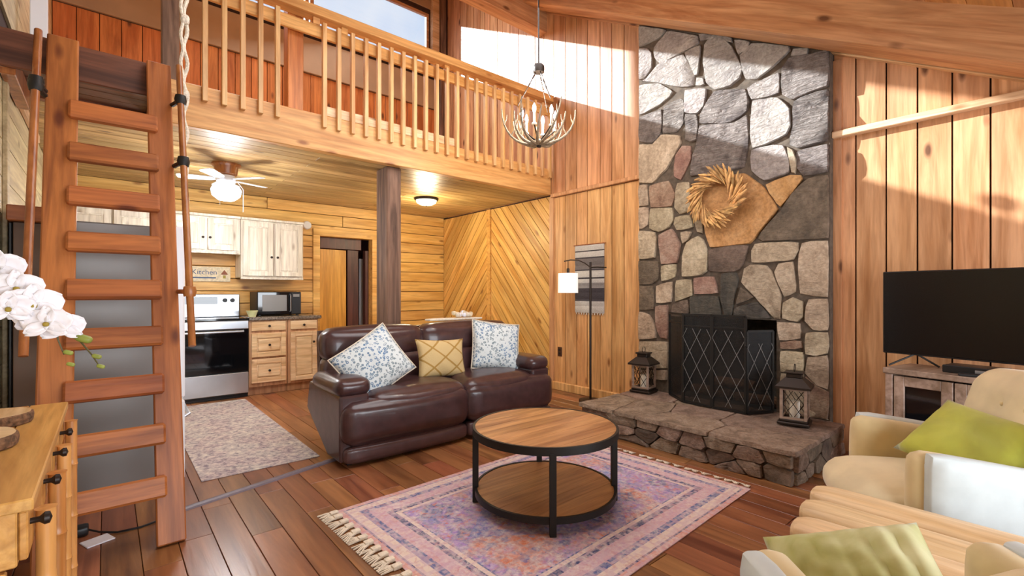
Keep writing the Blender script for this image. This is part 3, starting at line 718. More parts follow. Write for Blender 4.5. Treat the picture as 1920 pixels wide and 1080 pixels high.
def stonepoly(poly, h, mb, fn, seed, n_in=2, rough=.006):
    """one proud stone with an uneven outline and rounded edge; poly in wall units"""
    pts = []
    n = len(poly)
    cx = sum(p[0] for p in poly)/n; cy = sum(p[1] for p in poly)/n
    for i in range(n):
        p, q = poly[i], poly[(i+1) % n]; L = math.dist(p, q); k = max(1, int(L/.05))
        for j in range(k):
            t = j/k; x = p[0]+(q[0]-p[0])*t; y = p[1]+(q[1]-p[1])*t
            w = .007
            x += w*mnoise.noise(Vector((x*14, y*14, 3.3))); y += w*mnoise.noise(Vector((x*14, y*14, 9.1)))
            pts.append((x, y))
    # round the corners a little
    m = len(pts); sm = []
    for i in range(m):
        a, b, c = pts[i-1], pts[i], pts[(i+1) % m]; sm.append((b[0]*.8+(a[0]+c[0])*.1, b[1]*.8+(a[1]+c[1])*.1))
    pts = sm
    size = min(max(p[0] for p in pts)-min(p[0] for p in pts), max(p[1] for p in pts)-min(p[1] for p in pts))
    V = []; rings = [(0.0, 0.0), (.06, .7), (.016/size+.10, .96), (.5, 1.0)]
    for (s_, hh) in rings:
        for (x, y) in pts:
            X = cx+(x-cx)*(1-s_*(.16 if s_ < .45 else .9)); Y = cy+(y-cy)*(1-s_*(.16 if s_ < .45 else .9))
            z = h*hh + (rough*2.2*mnoise.noise(Vector((X*7+seed, Y*7, 1.7)))+rough*mnoise.noise(Vector((X*23, Y*23, seed))) if hh > .3 else 0)
            V.append(fn(X, Y, z))
    V.append(fn(cx, cy, h+rough*mnoise.noise(Vector((cx*7+seed, cy*7, 1.7)))))
    F = []
    for r in range(len(rings)-1):
        for i in range(m): F.append((r*m+i, r*m+(i+1) % m, (r+1)*m+(i+1) % m, (r+1)*m+i))
    o = (len(rings)-1)*m
    for i in range(m): F.append((o+i, o+(i+1) % m, len(V)-1))
    mb.add(V, F); return mb
STONES = """g 1199,52 1249,57 1240,70 1199,89|g 1198,93 1216,94 1222,101 1222,127 1208,147 1198,149|g 1252,60 1309,68 1310,83 1279,98 1240,119 1230,108 1228,90 1244,74
g 1282,104 1303,144 1301,161 1271,163 1238,154 1205,153 1216,147 1236,122|g 1286,101 1315,87 1309,140 1304,141|g 1308,146 1319,148 1322,159 1306,161
g 1324,86 1329,76 1357,74 1372,90 1382,110 1392,131 1388,146 1370,161 1342,168 1327,154 1322,120|g 1312,64 1372,71 1374,83 1357,71 1328,73 1316,79
g 1199,162 1236,158 1262,172 1255,181 1235,197 1201,216|g 1286,170 1325,168 1320,199 1309,213 1286,211|r 1249,203 1276,187 1283,190 1283,230 1270,247 1246,249|r 1200,222 1242,207 1241,250 1225,268 1199,265
r 1341,174 1397,168 1403,192 1401,209 1372,229 1314,232 1316,214 1328,195|r 1288,216 1308,218 1309,262 1298,265 1287,261|r 1314,237 1372,234 1401,216 1403,262 1396,313 1350,322 1297,330 1301,290 1312,266
e 1280,275 1297,275 1295,301 1283,324 1278,338 1265,330 1268,294|t 1241,254 1276,256 1277,270 1260,297 1251,316 1225,342 1199,342 1199,272 1226,273|t 1199,349 1215,348 1217,384 1199,386
e 1220,349 1254,340 1266,364 1260,386 1222,388|t 1270,345 1294,343 1295,394 1275,401 1267,388|t 1199,391 1217,391 1216,420 1205,428 1199,428|t 1221,392 1262,391 1262,414 1254,425 1237,434 1219,428
t 1268,408 1295,404 1300,426 1272,431 1266,420|t 1278,436 1298,435 1290,449 1281,457|t 1302,408 1317,408 1318,437 1309,433|t 1199,434 1228,437 1231,446 1229,482 1201,485
e 1238,442 1261,430 1275,458 1270,492 1242,494|t 1310,443 1320,452 1326,474 1326,507 1316,514 1281,518 1284,480 1289,457|d 1199,490 1235,492 1235,523 1224,531 1199,532|t 1242,499 1269,496 1266,519 1242,527
d 1199,538 1226,538 1226,579 1199,580|t 1232,537 1261,529 1259,565 1232,567|t 1270,527 1297,525 1298,553 1267,565|e 1303,522 1338,520 1346,549 1305,551|d 1265,571 1292,562 1293,592 1262,592|s 1297,556 1348,556 1353,592 1298,592
d 1331,469 1370,463 1405,461 1388,503 1378,508 1331,508|s 1354,514 1382,513 1386,528 1376,550 1373,592 1361,592 1355,560|d 1390,540 1413,557 1382,571|s 1379,577 1420,567 1446,596 1377,596
o 1396,327 1430,351 1459,392 1430,424 1407,455 1333,463 1325,436 1322,405 1302,396 1302,352 1340,336|g 1413,191 1460,185 1480,206 1482,236 1473,252 1440,267 1414,278 1411,250|g 1404,167 1430,153 1461,137 1462,174 1440,180 1412,187
g 1412,83 1390,106 1395,130 1400,147 1421,147 1452,122 1482,96 1479,89|g 1379,76 1406,80 1404,90 1387,102|g 1490,93 1515,92 1513,103 1485,107|r 1468,131 1483,112 1519,106 1552,96 1552,162 1530,166 1490,186 1470,175
r 1492,193 1530,174 1552,169 1552,261 1500,277 1480,270 1482,252 1491,236 1489,206|g 1411,282 1451,275 1469,275 1480,304 1480,323 1435,337 1412,320|t 1476,276 1488,284 1492,300 1493,325 1486,323 1484,300
r 1494,286 1552,271 1552,321 1508,329 1498,315|o 1438,346 1481,331 1502,330 1504,337 1480,365 1465,387 1447,362|d 1515,338 1552,329 1552,446 1480,448 1433,451 1423,447 1441,424 1469,396 1486,366
t 1419,457 1497,454 1496,468 1487,487 1412,492 1413,470|t 1505,456 1552,453 1552,555 1501,549 1499,478|t 1461,496 1488,492 1492,545 1471,555 1455,512|t 1398,505 1409,498 1439,499 1448,512 1463,552 1463,596 1453,596 1420,556 1393,530
t 1470,568 1488,558 1506,567 1505,592 1496,601 1469,596|t 1517,563 1552,561 1552,618 1525,617 1512,600|t 1459,605 1500,607 1500,634 1463,637|e 1465,641 1502,639 1503,653 1466,654|t 1513,625 1552,625 1552,661 1530,665 1513,663
t 1466,659 1506,662 1506,695 1466,697|t 1516,671 1552,667 1552,729 1531,719 1513,700|t 1466,702 1507,700 1507,760 1466,760|e 1511,706 1530,724 1552,736 1552,790 1512,785|t 1466,764 1507,764 1552,796 1552,812 1466,795
t 1199,585 1219,592 1228,610 1231,633 1199,635|e 1230,576 1253,573 1252,635 1238,631 1233,608|t 1199,641 1252,642 1251,689 1199,689|t 1199,694 1250,694 1250,712 1199,708"""
SM = {'g': 'st_grey', 'r': 'st_rough', 't': 'st_tan', 'o': 'st_or', 'd': 'st_dark', 's': 'st_soot', 'e': 'st_red'}
k = 0
for row in STONES.split('\n'):
    for it in row.split('|'):
        c, *ps = it.split(); poly = [wallpt(*map(float, p.split(',')), CX0) for p in ps]
        gx = sum(p[0] for p in poly)/len(poly); gy = sum(p[1] for p in poly)/len(poly)
        poly = [(a+(a-gx)/math.dist((a, b), (gx, gy))*.014, b+(b-gy)/math.dist((a, b), (gx, gy))*.014) for a, b in poly]
        poly = [(max(CY0+.004, min(CY1-.004, a)), max(HZ+.004, b)) for a, b in poly]
        area = sum(poly[i][0]*poly[(i+1) % len(poly)][1]-poly[(i+1) % len(poly)][0]*poly[i][1] for i in range(len(poly)))
        if area < 0: poly = poly[::-1]
        mb = stonepoly(poly, .016+.014*R.random(), MB(), lambda u, v, d: (CX0-d, u, v), k*3.7, rough=.012 if c == 'r' else .005)
        o = wpart(ch, mb, 'stone', SM[c], smooth=55); fixn(o); k += 1

# ------------------------------------------------------------------ raised hearth
he = thing('raised_hearth', 'low raised stone hearth with rough edges in front of the chimney', 'hearth', (3.75, 1.95, 0))
HX0, HY0, HY1 = 3.23, 1.08, 2.86
wpart(he, MB().box(HX0+.05, CX0-.002, HY0+.05, HY1-.05, 0, HZ-.028), 'core', 'mortar')
def cells(rect, n, seed, asp=1.0, gap=.007, relax=6):
    r = random.Random(seed); x0, x1, y0, y1 = rect; S = [(r.uniform(x0, x1), r.uniform(y0, y1)) for _ in range(n)]
    for it in range(relax+1):
        out = []
        for i, a in enumerate(S):
            poly = [(x0, y0), (x1, y0), (x1, y1), (x0, y1)]
            for j, b in enumerate(S):
                if i == j: continue
                nx_, ny_ = (b[0]-a[0]), (b[1]-a[1])*asp*asp; mx, my = (a[0]+b[0])/2, (a[1]+b[1])/2
                g = gap/2*sqrt(nx_*nx_+ny_*ny_) if it == relax else 0
                poly = clip(poly, nx_, ny_, nx_*mx+ny_*my-g)
                if len(poly) < 3: break
            if len(poly) >= 3: out.append(poly)
        if it < relax: S = [(sum(p[0] for p in q)/len(q)*.5+.5*s0[0], sum(p[1] for p in q)/len(q)*.5+.5*s0[1]) for q, s0 in zip(out, S)]
    return out
for i, poly in enumerate(cells((HX0-.01, CX0-.003, HY0, HY1), 9, 5, 1.0, .003)):
    o = wpart(he, stonepoly(poly, .030, MB(), lambda u, v, d: (u, v, HZ-.032+d), i*5.1+9, rough=.0035), 'slab_stone', 'hearth', smooth=50); fixn(o)
for i, poly in enumerate(cells((HY0+.03, HY1-.03, .0, HZ-.033), 17, 9, 2.1, .003)):
    o = wpart(he, stonepoly(poly, .040+.02*R.random(), MB(), lambda u, v, d: (HX0+.05-d, u, v), i*2.3, rough=.012), 'stone', R.choice(['hearth', 'st_dark', 'hearth']), smooth=50); fixn(o)
for i, poly in enumerate(cells((HX0+.04, CX0-.01, .0, HZ-.033), 8, 4, 2.1, .003)):
    for (yy, sg) in ((HY0+.05, -1), (HY1-.05, 1)):
        o = wpart(he, stonepoly(poly, .045, MB(), lambda u, v, d: (u, yy+sg*d, v), i*4.3, rough=.008), 'stone', R.choice(['hearth', 'st_dark']), smooth=50); fixn(o)

# ------------------------------------------------------------------ fire screen
fs = thing('fire_screen', 'black folding fire screen with diamond lattice on the hearth', 'fire screen', (3.95, 1.95, HZ))
BP = [(4.14, 2.50, .74), (3.93, 2.24, .755), (3.92, 1.965, .76), (3.92, 1.68, .76), (4.15, 1.565, .67)]
for i in range(4):
    a, b = BP[i], BP[i+1]; h = .78 if i < 3 else .66
    A = Vector((a[0], a[1], HZ+.012)); B = Vector((b[0], b[1], HZ+.012)); d = (B-A).normalized(); A = A+d*.006; B = B-d*.006; U = Vector((0, 0, h))
    mb = MB(); hs = h-.10 if i in (1, 2) else h-.08
    for p, q in ((A, A+U), (B, B+U), (A, B), (A+U, B+U)): mb.bar(p, q, .018, .018, up=(d.y, -d.x, 0) if abs((q-p).z) < .1 else (d.x, d.y, 0))
    if i < 3: mb.bar(A+Vector((0, 0, hs)), B+Vector((0, 0, hs)), .012, .012)
    pnl = wpart(fs, mb, 'panel_frame', 'black_metal')
    mb = MB(); n = Vector((-d.y, d.x, 0))*.002; mb.add([A+n, B+n, B+U+n, A+U+n, A-n, B-n, B+U-n, A+U-n], [(0, 1, 2, 3), (7, 6, 5, 4), (0, 4, 5, 1), (1, 5, 6, 2), (2, 6, 7, 3), (3, 7, 4, 0)])
    wpart(fs, mb, 'wire_mesh', 'wire')
    mb = MB(); w = (B-A).length; o_ = -n*4 if n.x > 0 else n*4
    if i > 0:
        for sg in (1, -1):
            for c in (-.5, 0, .5, 1.0):
                # diagonals clipped to the panel
                pts = []
                for t in [j/40 for j in range(41)]:
                    x = t*w; z = .06+(c*w*1.9+sg*(x-w/2)*1.9+h*.35)
                    if .02 < z < hs-.01: pts.append(A+d*x+Vector((0, 0, z))+o_)
                if len(pts) > 2: mb.tube([pts[0], pts[-1]], .0022, 5)
        wpart(fs, mb, 'lattice', 'steel_d')
wpart(fs, MB().tube([(3.905, 1.67, HZ+.55), (3.87, 1.67, HZ+.56), (3.87, 1.67, HZ+.62), (3.905, 1.67, HZ+.63)], .006, 6), 'handle', 'black_metal')

# ------------------------------------------------------------------ logs in the fireplace
for i, (y, z, x) in enumerate(((1.80, .27, 4.44), (2.26, .27, 4.50), (2.03, .38, 4.47))):
    lg = thing('firewood_log', ('charred log on the fireplace floor to the right', 'charred log on the fireplace floor to the left', 'charred log stacked on the two others in the fireplace')[i], 'log', (x, y, z-.068), radians(90+R.uniform(-12, 12)), 'logs in the fireplace')
    pts = [(-.20+.05*k, .008*sin(k*1.7+i), .055) for k in range(9)]
    MB().tube(pts, [.045, .05, .052, .05, .048, .05, .049, .047, .042], 10).build('bark', 'bark', lg, smooth=50)
    MB().lathe([(0, .2005), (.036, .2005), (.034, .204), (0, .204)], (0, 0, .055), 12, 'x').build('cut_end', 'log_w', lg)
# ------------------------------------------------------------------ lanterns
def lantern(loc, rz, label):
    t = thing('candle_lantern', label, 'lantern', loc, rz, 'candle lanterns on the hearth')
    MB().cham(-.105, .105, -.105, .105, 0, .022, .006).cham(-.09, .09, -.09, .09, .022, .04, .004).build('base', 'bronze', t)
    pm_ = MB()
    for sx in (-1, 1):
        for sy in (-1, 1): pm_.cham(sx*.078-.01, sx*.078+.01, sy*.078-.01, sy*.078+.01, .04, .27, .002)
    for z in (.042, .255):
        for s in (-1, 1): pm_.box(-.068, .068, s*.078-.008, s*.078+.008, z, z+.014); pm_.box(s*.078-.008, s*.078+.008, -.068, .068, z, z+.014)
    pm_.build('wood_frame', 'stand_w', t)
    mb = MB(); mb.add([(-.115, -.115, .27), (.115, -.115, .27), (.115, .115, .27), (-.115, .115, .27), (-.115, -.115, .285), (.115, -.115, .285), (.115, .115, .285), (-.115, .115, .285),
        (-.055, -.055, .345), (.055, -.055, .345), (.055, .055, .345), (-.055, .055, .345)],
        [(3, 2, 1, 0), (0, 1, 5, 4), (1, 2, 6, 5), (2, 3, 7, 6), (3, 0, 4, 7), (4, 5, 9, 8), (5, 6, 10, 9), (6, 7, 11, 10), (7, 4, 8, 11), (8, 9, 10, 11)])
    mb.cham(-.05, .05, -.05, .05, .345, .375, .004).cham(-.062, .062, -.062, .062, .375, .39, .004); mb.build('roof', 'bronze', t)
    mb = MB()
    for s in (-1, 1):
        for ax in (0, 1):
            for sg in (1, -1):
                for c in (-.068, 0, .068):
                    pts = []
                    for j in range(21):
                        x = -.066+j*.0066; z = .155+sg*1.5*x+c*1.5
                        if .056 <= z <= .255: pts.append((x, z))
                    if len(pts) > 1:
                        f = (lambda x, z: (x, s*.076, z)) if ax == 0 else (lambda x, z: (s*.076, x, z))
                        mb.tube([f(*pts[0]), f(*pts[-1])], .003, 4)
    mb.build('lattice', 'bronze', t)
    c = MB().lathe([(.0, .04), (.032, .04), (.034, .05), (.034, .165), (.028, .17), (.0, .166)], seg=16).build('candle', 'candle', t, smooth=40)
    MB().tube([(0, 0, .166), (.002, 0, .185)], .0015, 5).build('wick', 'black_pl', c)
    mb = MB().tube([(.035*cos(a), 0, .395+.02+.03*sin(a)) for a in [i*2*pi/14 for i in range(14)]], .003, 5, closed=True); mb.build('ring_handle', 'bronze', t)
    return t
lantern((4.06, 2.735, HZ+.005), radians(8), 'dark candle lantern on the hearth end left of the fire screen')
lantern((3.93, 1.33, HZ+.005), radians(12), 'dark candle lantern on the hearth right of the fire screen')

# ------------------------------------------------------------------ wheat wreath
wt_ = thing('wheat_wreath', 'round dried wheat wreath hanging on the stone chimney', 'wreath', (4.17, 2.05, 2.07))
mb = MB().tube([(0, .175*cos(a), .175*sin(a)) for a in [i*2*pi/24 for i in range(24)]], .03, 8, closed=True); mb.build('ring', 'wheat', wt_, smooth=True)
mb = MB().tube([(0, 0, 0), (.03, 0, 0), (.08, 0, 0), (.12, 0, 0), (.15, .0, 0), (.17, 0, 0)], [.002, .0035, .010, .012, .008, .002], 6)
stalk = None
for i in range(130):
    a = i/130*2*pi*5.0+R.random()*.1; rr = .13+.075*R.random(); off = radians(62+R.uniform(-16, 16))
    if stalk is None:
        o = mb.build('wheat_stalk', 'wheat', wt_, smooth=True); stalk = o.data
    else:
        o = bpy.data.objects.new('wheat_stalk', stalk); COL.objects.link(o); o.parent = wt_
    p = Vector((-.015-.03*R.random(), rr*cos(a), rr*sin(a)))
    dirv = Vector((-.12+.2*R.random()-.12, cos(a-off), sin(a-off))).normalized()
    o.location = p-dirv*.04; o.rotation_euler = dirv.to_track_quat('X', 'Z').to_euler()

# ------------------------------------------------------------------ chandelier
cx_, cy_ = 2.84, 2.97
cl = thing('chandelier', 'antler style chandelier with glowing candle bulbs hanging before the loft railing', 'chandelier', (cx_, cy_, 2.5))
MB().tube([(0, 0, .68), (0, 0, deckz(cy_)-2.5-.03)], .006, 6).build('stem', 'bronze', cl)
MB().lathe([(.0, .62), (.045, .62), (.05, .64), (.05, .67), (.035, .69), (.0, .69)], seg=16).build('cap', 'bronze', cl, smooth=40)
MB().lathe([(.0, -.03), (.018, -.025), (.03, .0), (.045, .02), (.03, .04), (.0, .045)], seg=14).build('hub', 'bronze', cl, smooth=True)
for i in range(3):
    a = radians(20+120*i); mb = MB()
    for j in range(9):
        t0 = j/9; t1 = (j+.9)/9; r0 = .02+.16*t0; r1 = .02+.16*t1
        mb.tube([(r0*cos(a), r0*sin(a), .63-.30*t0), (r1*cos(a), r1*sin(a), .63-.30*t1)], .0065 if j % 2 else .004, 5)
    mb.build('chain', 'bronze', cl)
for i in range(12):
    a = radians(30*i+7); k2 = .30 if i % 2 == 0 else .23; zz = .30 if i % 2 == 0 else .24; pts = []; rad = []
    for j in range(9):
        t = j/8; r = .02+k2*sin(t*pi/2)**.9; z = zz*(1-cos(t*pi/2))**1.1; aa = a+.25*t
        pts.append((r*cos(aa), r*sin(aa), z)); rad.append(.013*(1-.75*t)+.002)
    ar = MB().tube(pts, rad, 7).build('antler', 'antler', cl, smooth=True)
    mb = MB()
    for (j, l) in ((4, .10), (6, .08)):
        p = Vector(pts[j]); inw = Vector((-cos(a), -sin(a), 0)); mb.tube([p, p+inw*l*.25+Vector((0, 0, l*.5)), p+inw*l*.3+Vector((0, 0, l))], [.008, .005, .0015], 6)
    mb.build('tine', 'antler', ar, smooth=True)
for i in range(6):
    a = radians(60*i+32); r = .15; x, y = r*cos(a), r*sin(a)
    c = MB().lathe([(.0, .12), (.022, .12), (.02, .135), (.011, .14), (.011, .22), (.0, .22)], (x, y, 0), 10).build('candle_sleeve', 'candle', cl, smooth=40)
    MB().lathe([(.0, .22), (.010, .225), (.017, .25), (.013, .275), (.003, .30), (.0, .302)], (x, y, 0), 10).build('bulb', 'bulb_w', c, smooth=True)
    MB().tube([(x, y, .13), (x*.55, y*.55, .07), (x*.15, y*.15, .03)], .006, 6).build('arm', 'bronze', cl)
lamp('chandelier_glow', 'POINT', (cx_, cy_, 2.86), 28, (1.0, .90, .76), .16)

# ------------------------------------------------------------------ ladder
LY = lambda z: 2.78+.2955*z
ldr = thing('loft_ladder', 'tall red-brown wooden ladder leaning up to the loft at left', 'ladder', (.03, 2.78, 0))
u_ = Vector((0, .2955, 1)).normalized(); n_ = Vector((0, -1, .2955)).normalized()
def ladderbox(x0, x1, s0, s1, d0, d1, name, mat, c=.006):
    """x across, s along the ladder, d out from the ladder plane; local x runs along the grain"""
    if s1-s0 > x1-x0:
        o = MB().cham(0, s1-s0, x0, x1, d0, d1, c).build(name, mat, ldr); X, Y = u_, Vector((1, 0, 0))
    else:
        o = MB().cham(x0, x1, s0, s1, d0, d1, c).build(name, mat, ldr); X, Y = Vector((1, 0, 0)), u_
    Z = X.cross(Y)
    if Z.dot(n_) < 0:
        o.data.transform(Matrix.Diagonal((1, 1, -1, 1))); o.data.flip_normals()
    loc = Vector((-.03, 0, 0)) + (u_*s0 if s1-s0 > x1-x0 else Vector())
    o.matrix_local = Matrix(((X.x, Y.x, Z.x, loc.x), (X.y, Y.y, Z.y, loc.y), (X.z, Y.z, Z.z, loc.z), (0, 0, 0, 1))); return o
SL = sqrt(1+.2955**2)
o = ladderbox(.178, .295, .012, 2.60*SL, -.045, 0, 'side_rail', 'ladder_l'); 
o = ladderbox(-.245, -.118, .012, 2.61*SL, -.045, 0, 'side_rail', 'ladder_l')
for k in range(9):
    z = 1.225+(5-(k+1))*.2385
    ladderbox(-.155, .222, z*SL-.051, z*SL+.051, -.012, .035, 'rung', 'ladder_l', .01)
# hand poles with flanges
for (x, side) in ((-.268, -1), (.325, 1)):
    P0 = Vector((x, 2.85, .945)); P1 = Vector((x, 3.43, 2.56))
    hp = wpart(ldr, MB().tube([P0, P1], .0165, 12), 'hand_pole', 'pole', smooth=40)
    for (t, nmz) in (((.80, 'black_metal') if side < 0 else (.86, 'black_metal')), ((.62, 'black_metal') if side > 0 else (.815, 'black_metal')), (.17, 'pole')):
        if side < 0 and t < .5: continue
        q = P0.lerp(P1, t); xi = -.246 if side < 0 else .296
        yb_ = LY(q.z)
        br = MB().tube([q, (xi, yb_, q.z)], .013, 8).lathe([(.0, -.03), (.026, -.026), (.031, 0), (.026, .026), (.0, .03)], q, 12)
        for v in range(len(br.v)): br.v[v] -= Vector(ldr.location)
        br.build('bracket', nmz, ldr, smooth=40)
# knotted ropes
rp = thing('knotted_rope', 'white knotted climbing rope hanging beside the right ladder rail', 'rope', (.37, 3.50, 1.72))
pts = []
for i in range(60):
    z = 1.72+i*.030; pts.append((.365+.010*sin(i*.9), 3.50+.008*cos(i*.7)-.0*i, z))
wpart(rp, MB().tube(pts, .011, 7), 'strand', 'rope', smooth=True)
pts = [(.345+.006*sin(i*1.1), 3.49, 2.14+i*.030) for i in range(46)]
wpart(rp, MB().tube(pts, .010, 7), 'strand', 'rope', smooth=True)
for z in (2.02, 2.42, 2.88, 3.22): wpart(rp, MB().rbox((.36, 3.495, z), (.05, .045, .06), .02, 6), 'knot', 'rope', smooth=True)

# ------------------------------------------------------------------ fridge and tall panel
fr = thing('refrigerator', 'grey-sided refrigerator with white doors standing behind the ladder', 'refrigerator', (.06, 4.0, 0))
wpart(fr, MB().cham(-.235, .30, 3.63, 4.32, .02, 1.62, .008), 'body', 'steel_d')
wpart(fr, MB().cham(.305, .375, 3.62, 4.32, .55, 1.63, .012), 'door', 'white')
wpart(fr, MB().cham(.305, .375, 3.62, 4.32, .035, .54, .012), 'freezer_drawer', 'white')
wpart(fr, MB().cham(.25, .31, 3.66, 4.28, .0, .05, .004), 'kick_plate', 'black_pl')
for z0, z1 in ((.75, 1.35), (.40, .46)): wpart(fr, MB().tube([(.376, 4.20 if z0 > .5 else 3.75, z0), (.41, 4.20 if z0 > .5 else 3.75, z0+.02), (.41, 4.20, z1-.02), (.376, 4.20, z1)], .010, 8), 'door_handle', 'steel', smooth=True)
tc_ = thing('tall_side_cabinet', 'narrow taupe tall cabinet with wooden top board left of the fridge', 'cabinet', (-.34, 3.95, 0))
wpart(tc_, MB().cham(XL+.05, -.385, 3.66, 4.30, 0, 1.59, .004), 'carcass', 'black_pl')
wpart(tc_, MB().cham(-.38, -.245, 3.63, 4.30, 0, 1.59, .004), 'side_panel', 'taupe')
wpart(tc_, MB().cham(XL+.05, -.240, 3.58, 4.31, 1.592, 1.675, .005), 'top_board', 'ladder_l')

# ------------------------------------------------------------------ sofa
so = thing('reclining_sofa', 'dark brown leather two-seat sofa with three cushions', 'sofa', (2.22, 3.6, 0))
def prof_side(x0, x1, name, mat):
    poly = [(3.24, .035), (3.50, .035), (3.86, .24), (3.96, .30), (3.90, .52), (3.24, .50)]
    o = wpart(so, MB().prism(poly, lambda u, v, d: (d, u, v), x0, x1), name, mat); fixn(o)
    b = o.modifiers.new('bevel', 'BEVEL'); b.width = .02; b.segments = 2; return o
prof_side(1.215, 1.43, 'arm_panel', 'leather'); prof_side(3.02, 3.235, 'arm_panel', 'leather')
for x in (1.325, 3.125): wpart(so, MB().rbox((x, 3.52, .545), (.25, .56, .125), .055, 10, .01), 'arm_pad', 'leather', smooth=True)
for (a, b) in ((1.235, 2.255), (2.262, 3.235)):
    c = (a+b)/2; w = b-a
    wpart(so, MB().rbox((c, 3.255, .295), (w, .18, .30), .07, 12, .018), 'footrest_panel', 'leather', smooth=True)
    wpart(so, MB().rbox((c, 3.25, .085), (w-.01, .13, .125), .04, 10, .008), 'lower_band', 'leather2', smooth=True)
for (a, b) in ((1.44, 2.255), (2.262, 3.01)):
    c = (a+b)/2; w = b-a
    fn = lambda P, c=c: (P.x, P.y, P.z+.008*mnoise.noise(Vector((P.x*6, P.y*6, 1))))
    wpart(so, MB().rbox((c, 3.50, .405), (w, .60, .17), .075, 12, .03, fn), 'seat_cushion', 'leather', smooth=True)
lean = lambda P: (P.x, P.y+.22*(P.z-.4)*.5-.03, P.z)
for (a, b) in ((1.30, 2.17), (2.18, 3.18)):
    c = (a+b)/2; w = b-a
    wpart(so, MB().rbox((c, 3.83, .52), (w, .24, .40), .08, 12, .025, lean), 'back_cushion', 'leather', smooth=True)
    wpart(so, MB().rbox((c, 3.84, .79), (w, .22, .27), .08, 12, .02, lean), 'headrest', 'leather', smooth=True)
wpart(so, MB().rbox((2.24, 3.98, .58), (1.86, .08, .66), .03, 6, 0, lean), 'back_shell', 'leather')
wpart(so, MB().cham(1.5, 2.95, 3.34, 3.85, .05, .30, .01), 'mechanism_box', 'black_pl')
for x in (1.30, 3.15):
    for y in (3.30, 3.50): wpart(so, MB().cham(x-.02, x+.02, y-.02, y+.02, 0, .04, .003), 'foot', 'black_pl')
def cushion(name, mat, loc, w, h, t, tilt, spin, yaw, label, pinch=.08, seed=1, group=None, piping=None, pleat=0):
    r = thing(name, label, 'cushion', loc, 0, group)
    Mx = rotz(yaw) @ Matrix.Rotation(tilt, 4, 'X') @ Matrix.Rotation(spin, 4, 'Y')
    o = MB().pillow(w, h, t, n=36 if pleat else 14, pinch=pinch, seed=seed, pleat=pleat).build('cover', mat, r, smooth=True); fixn(o); o.matrix_local = Mx
    if piping:
        pts = []
        for k in range(64):
            e = k/16; i = int(e) % 4; f = (e % 1)*2-1
            u, v = ((f, -1), (1, f), (-f, 1), (-1, -f))[i]
            pts.append((w/2*u*(1-pinch*(1-v*v)), 0, h/2*v*(1-pinch*(1-u*u))))
        p = MB().tube(pts, .005, 6, closed=True).build('edging', piping, r, smooth=True); p.matrix_local = Mx
    return r
cushion('throw_pillow', 'floral', (1.555, 3.455, .668), .50, .44, .15, radians(-16), radians(-33), radians(-12), 'pale blue floral cushion standing on its corner at the left end of the sofa', .05, 3, piping='fringe')
cushion('throw_pillow', 'lattice', (2.22, 3.545, .645), .50, .34, .13, radians(-14), radians(3), radians(2), 'mustard lattice cushion in the middle of the sofa', .09, 5)
cushion('throw_pillow', 'floral', (2.85, 3.575, .705), .50, .47, .16, radians(-17), radians(8), radians(-14), 'pale blue floral cushion leaning at the right end of the sofa', .05, 8, piping='fringe')
tw = tag(MB().rbox((0, 0, 0), (.62, .10, .022), .01, 6, 0, lambda P: (P.x, P.y, P.z+.004*mnoise.noise(Vector((P.x*9, P.y*9, 0))))).build('folded_throw', 'fringe', None, True), 'cream folded throw lying along the sofa back', 'throw'); tw.location = (2.62, 3.945, .957)
bd = thing('dried_flower_bundle', 'small cream dried flower bundle peeking over the sofa back', 'flowers', (2.72, 3.95, .968))
for i in range(16):
    a = R.uniform(0, 2*pi); r = R.uniform(.0, .11)
    MB().rbox((r*cos(a)*1.1, r*sin(a)*.35, .022+R.random()*.03), (.05, .045, .045), .02, 4, 0, lambda P: (P.x, P.y, P.z)).build('flower_head', R.choice(['fringe', 'paper', 'ivory']), bd, smooth=True)

# ------------------------------------------------------------------ rug and coffee table
rg = thing('area_rug', 'faded pink and blue oriental rug with fringed ends under the coffee table', 'rug', (1.985, 1.945, 0), radians(2.2))
mb = MB(); n1, n2 = 40, 30; V = []; F = []
for i in range(n1+1):
    for j in range(n2+1):
        x = -1+2*i/n1; y = -.72+1.44*j/n2
        V.append((x+.006*mnoise.noise(Vector((y*4, i, 0))) if i in (0, n1) else x, y, .0065+.0015*mnoise.noise(Vector((x*4, y*4, 0)))))
for i in range(n1):
    for j in range(n2): a = i*(n2+1)+j; F.append((a, a+n2+1, a+n2+2, a+1))
mb.add(V, F); mb.box(-.998, .998, -.718, .718, .0005, .0035); mb.build('pile', 'rug', rg, smooth=40)
for sg in (-1, 1):
    for k in range(21):
        y = -.70+k*.07+R.uniform(-.01, .01); mb = MB(); L = .085 if sg < 0 else .05; sw = R.uniform(-.03, .03)
        mb.rbox((sg*1.018, y, .011), (.045, .032, .02) if sg < 0 else (.022, .018, .012), .005, 3)
        for q in range(5):
            o_ = (q-2)*.006; mb.tube([(sg*1.01, y+o_*.5, .008), (sg*(1.01+L*.5), y+o_*1.6+sw*.5, .009), (sg*(1.01+L), y+o_*3+sw+R.uniform(-.01, .01), .004)], [.006, .0055, .003] if sg < 0 else [.004, .004, .002], 4)
        mb.build('tassel', 'fringe', rg)
ct = thing('coffee_table', 'round two-tier wooden coffee table with black metal frame on the rug', 'table', (1.93, 1.965, 0))
def disc(z0, z1, r, par, name='board', w=.085, a0=radians(2)):
    n = 40; circ = [(r*cos(2*pi*i/n), r*sin(2*pi*i/n)) for i in range(n)]; y = -r
    while y < r:
        p = clip(clip(circ, 0, 1, min(y+w-.0015, r)), 0, -1, -y)
        if len(p) > 2: MB().prism(p, lambda u, v, d: (u, v, d), z0, z1).build(name, 'table_w', par)
        y += w
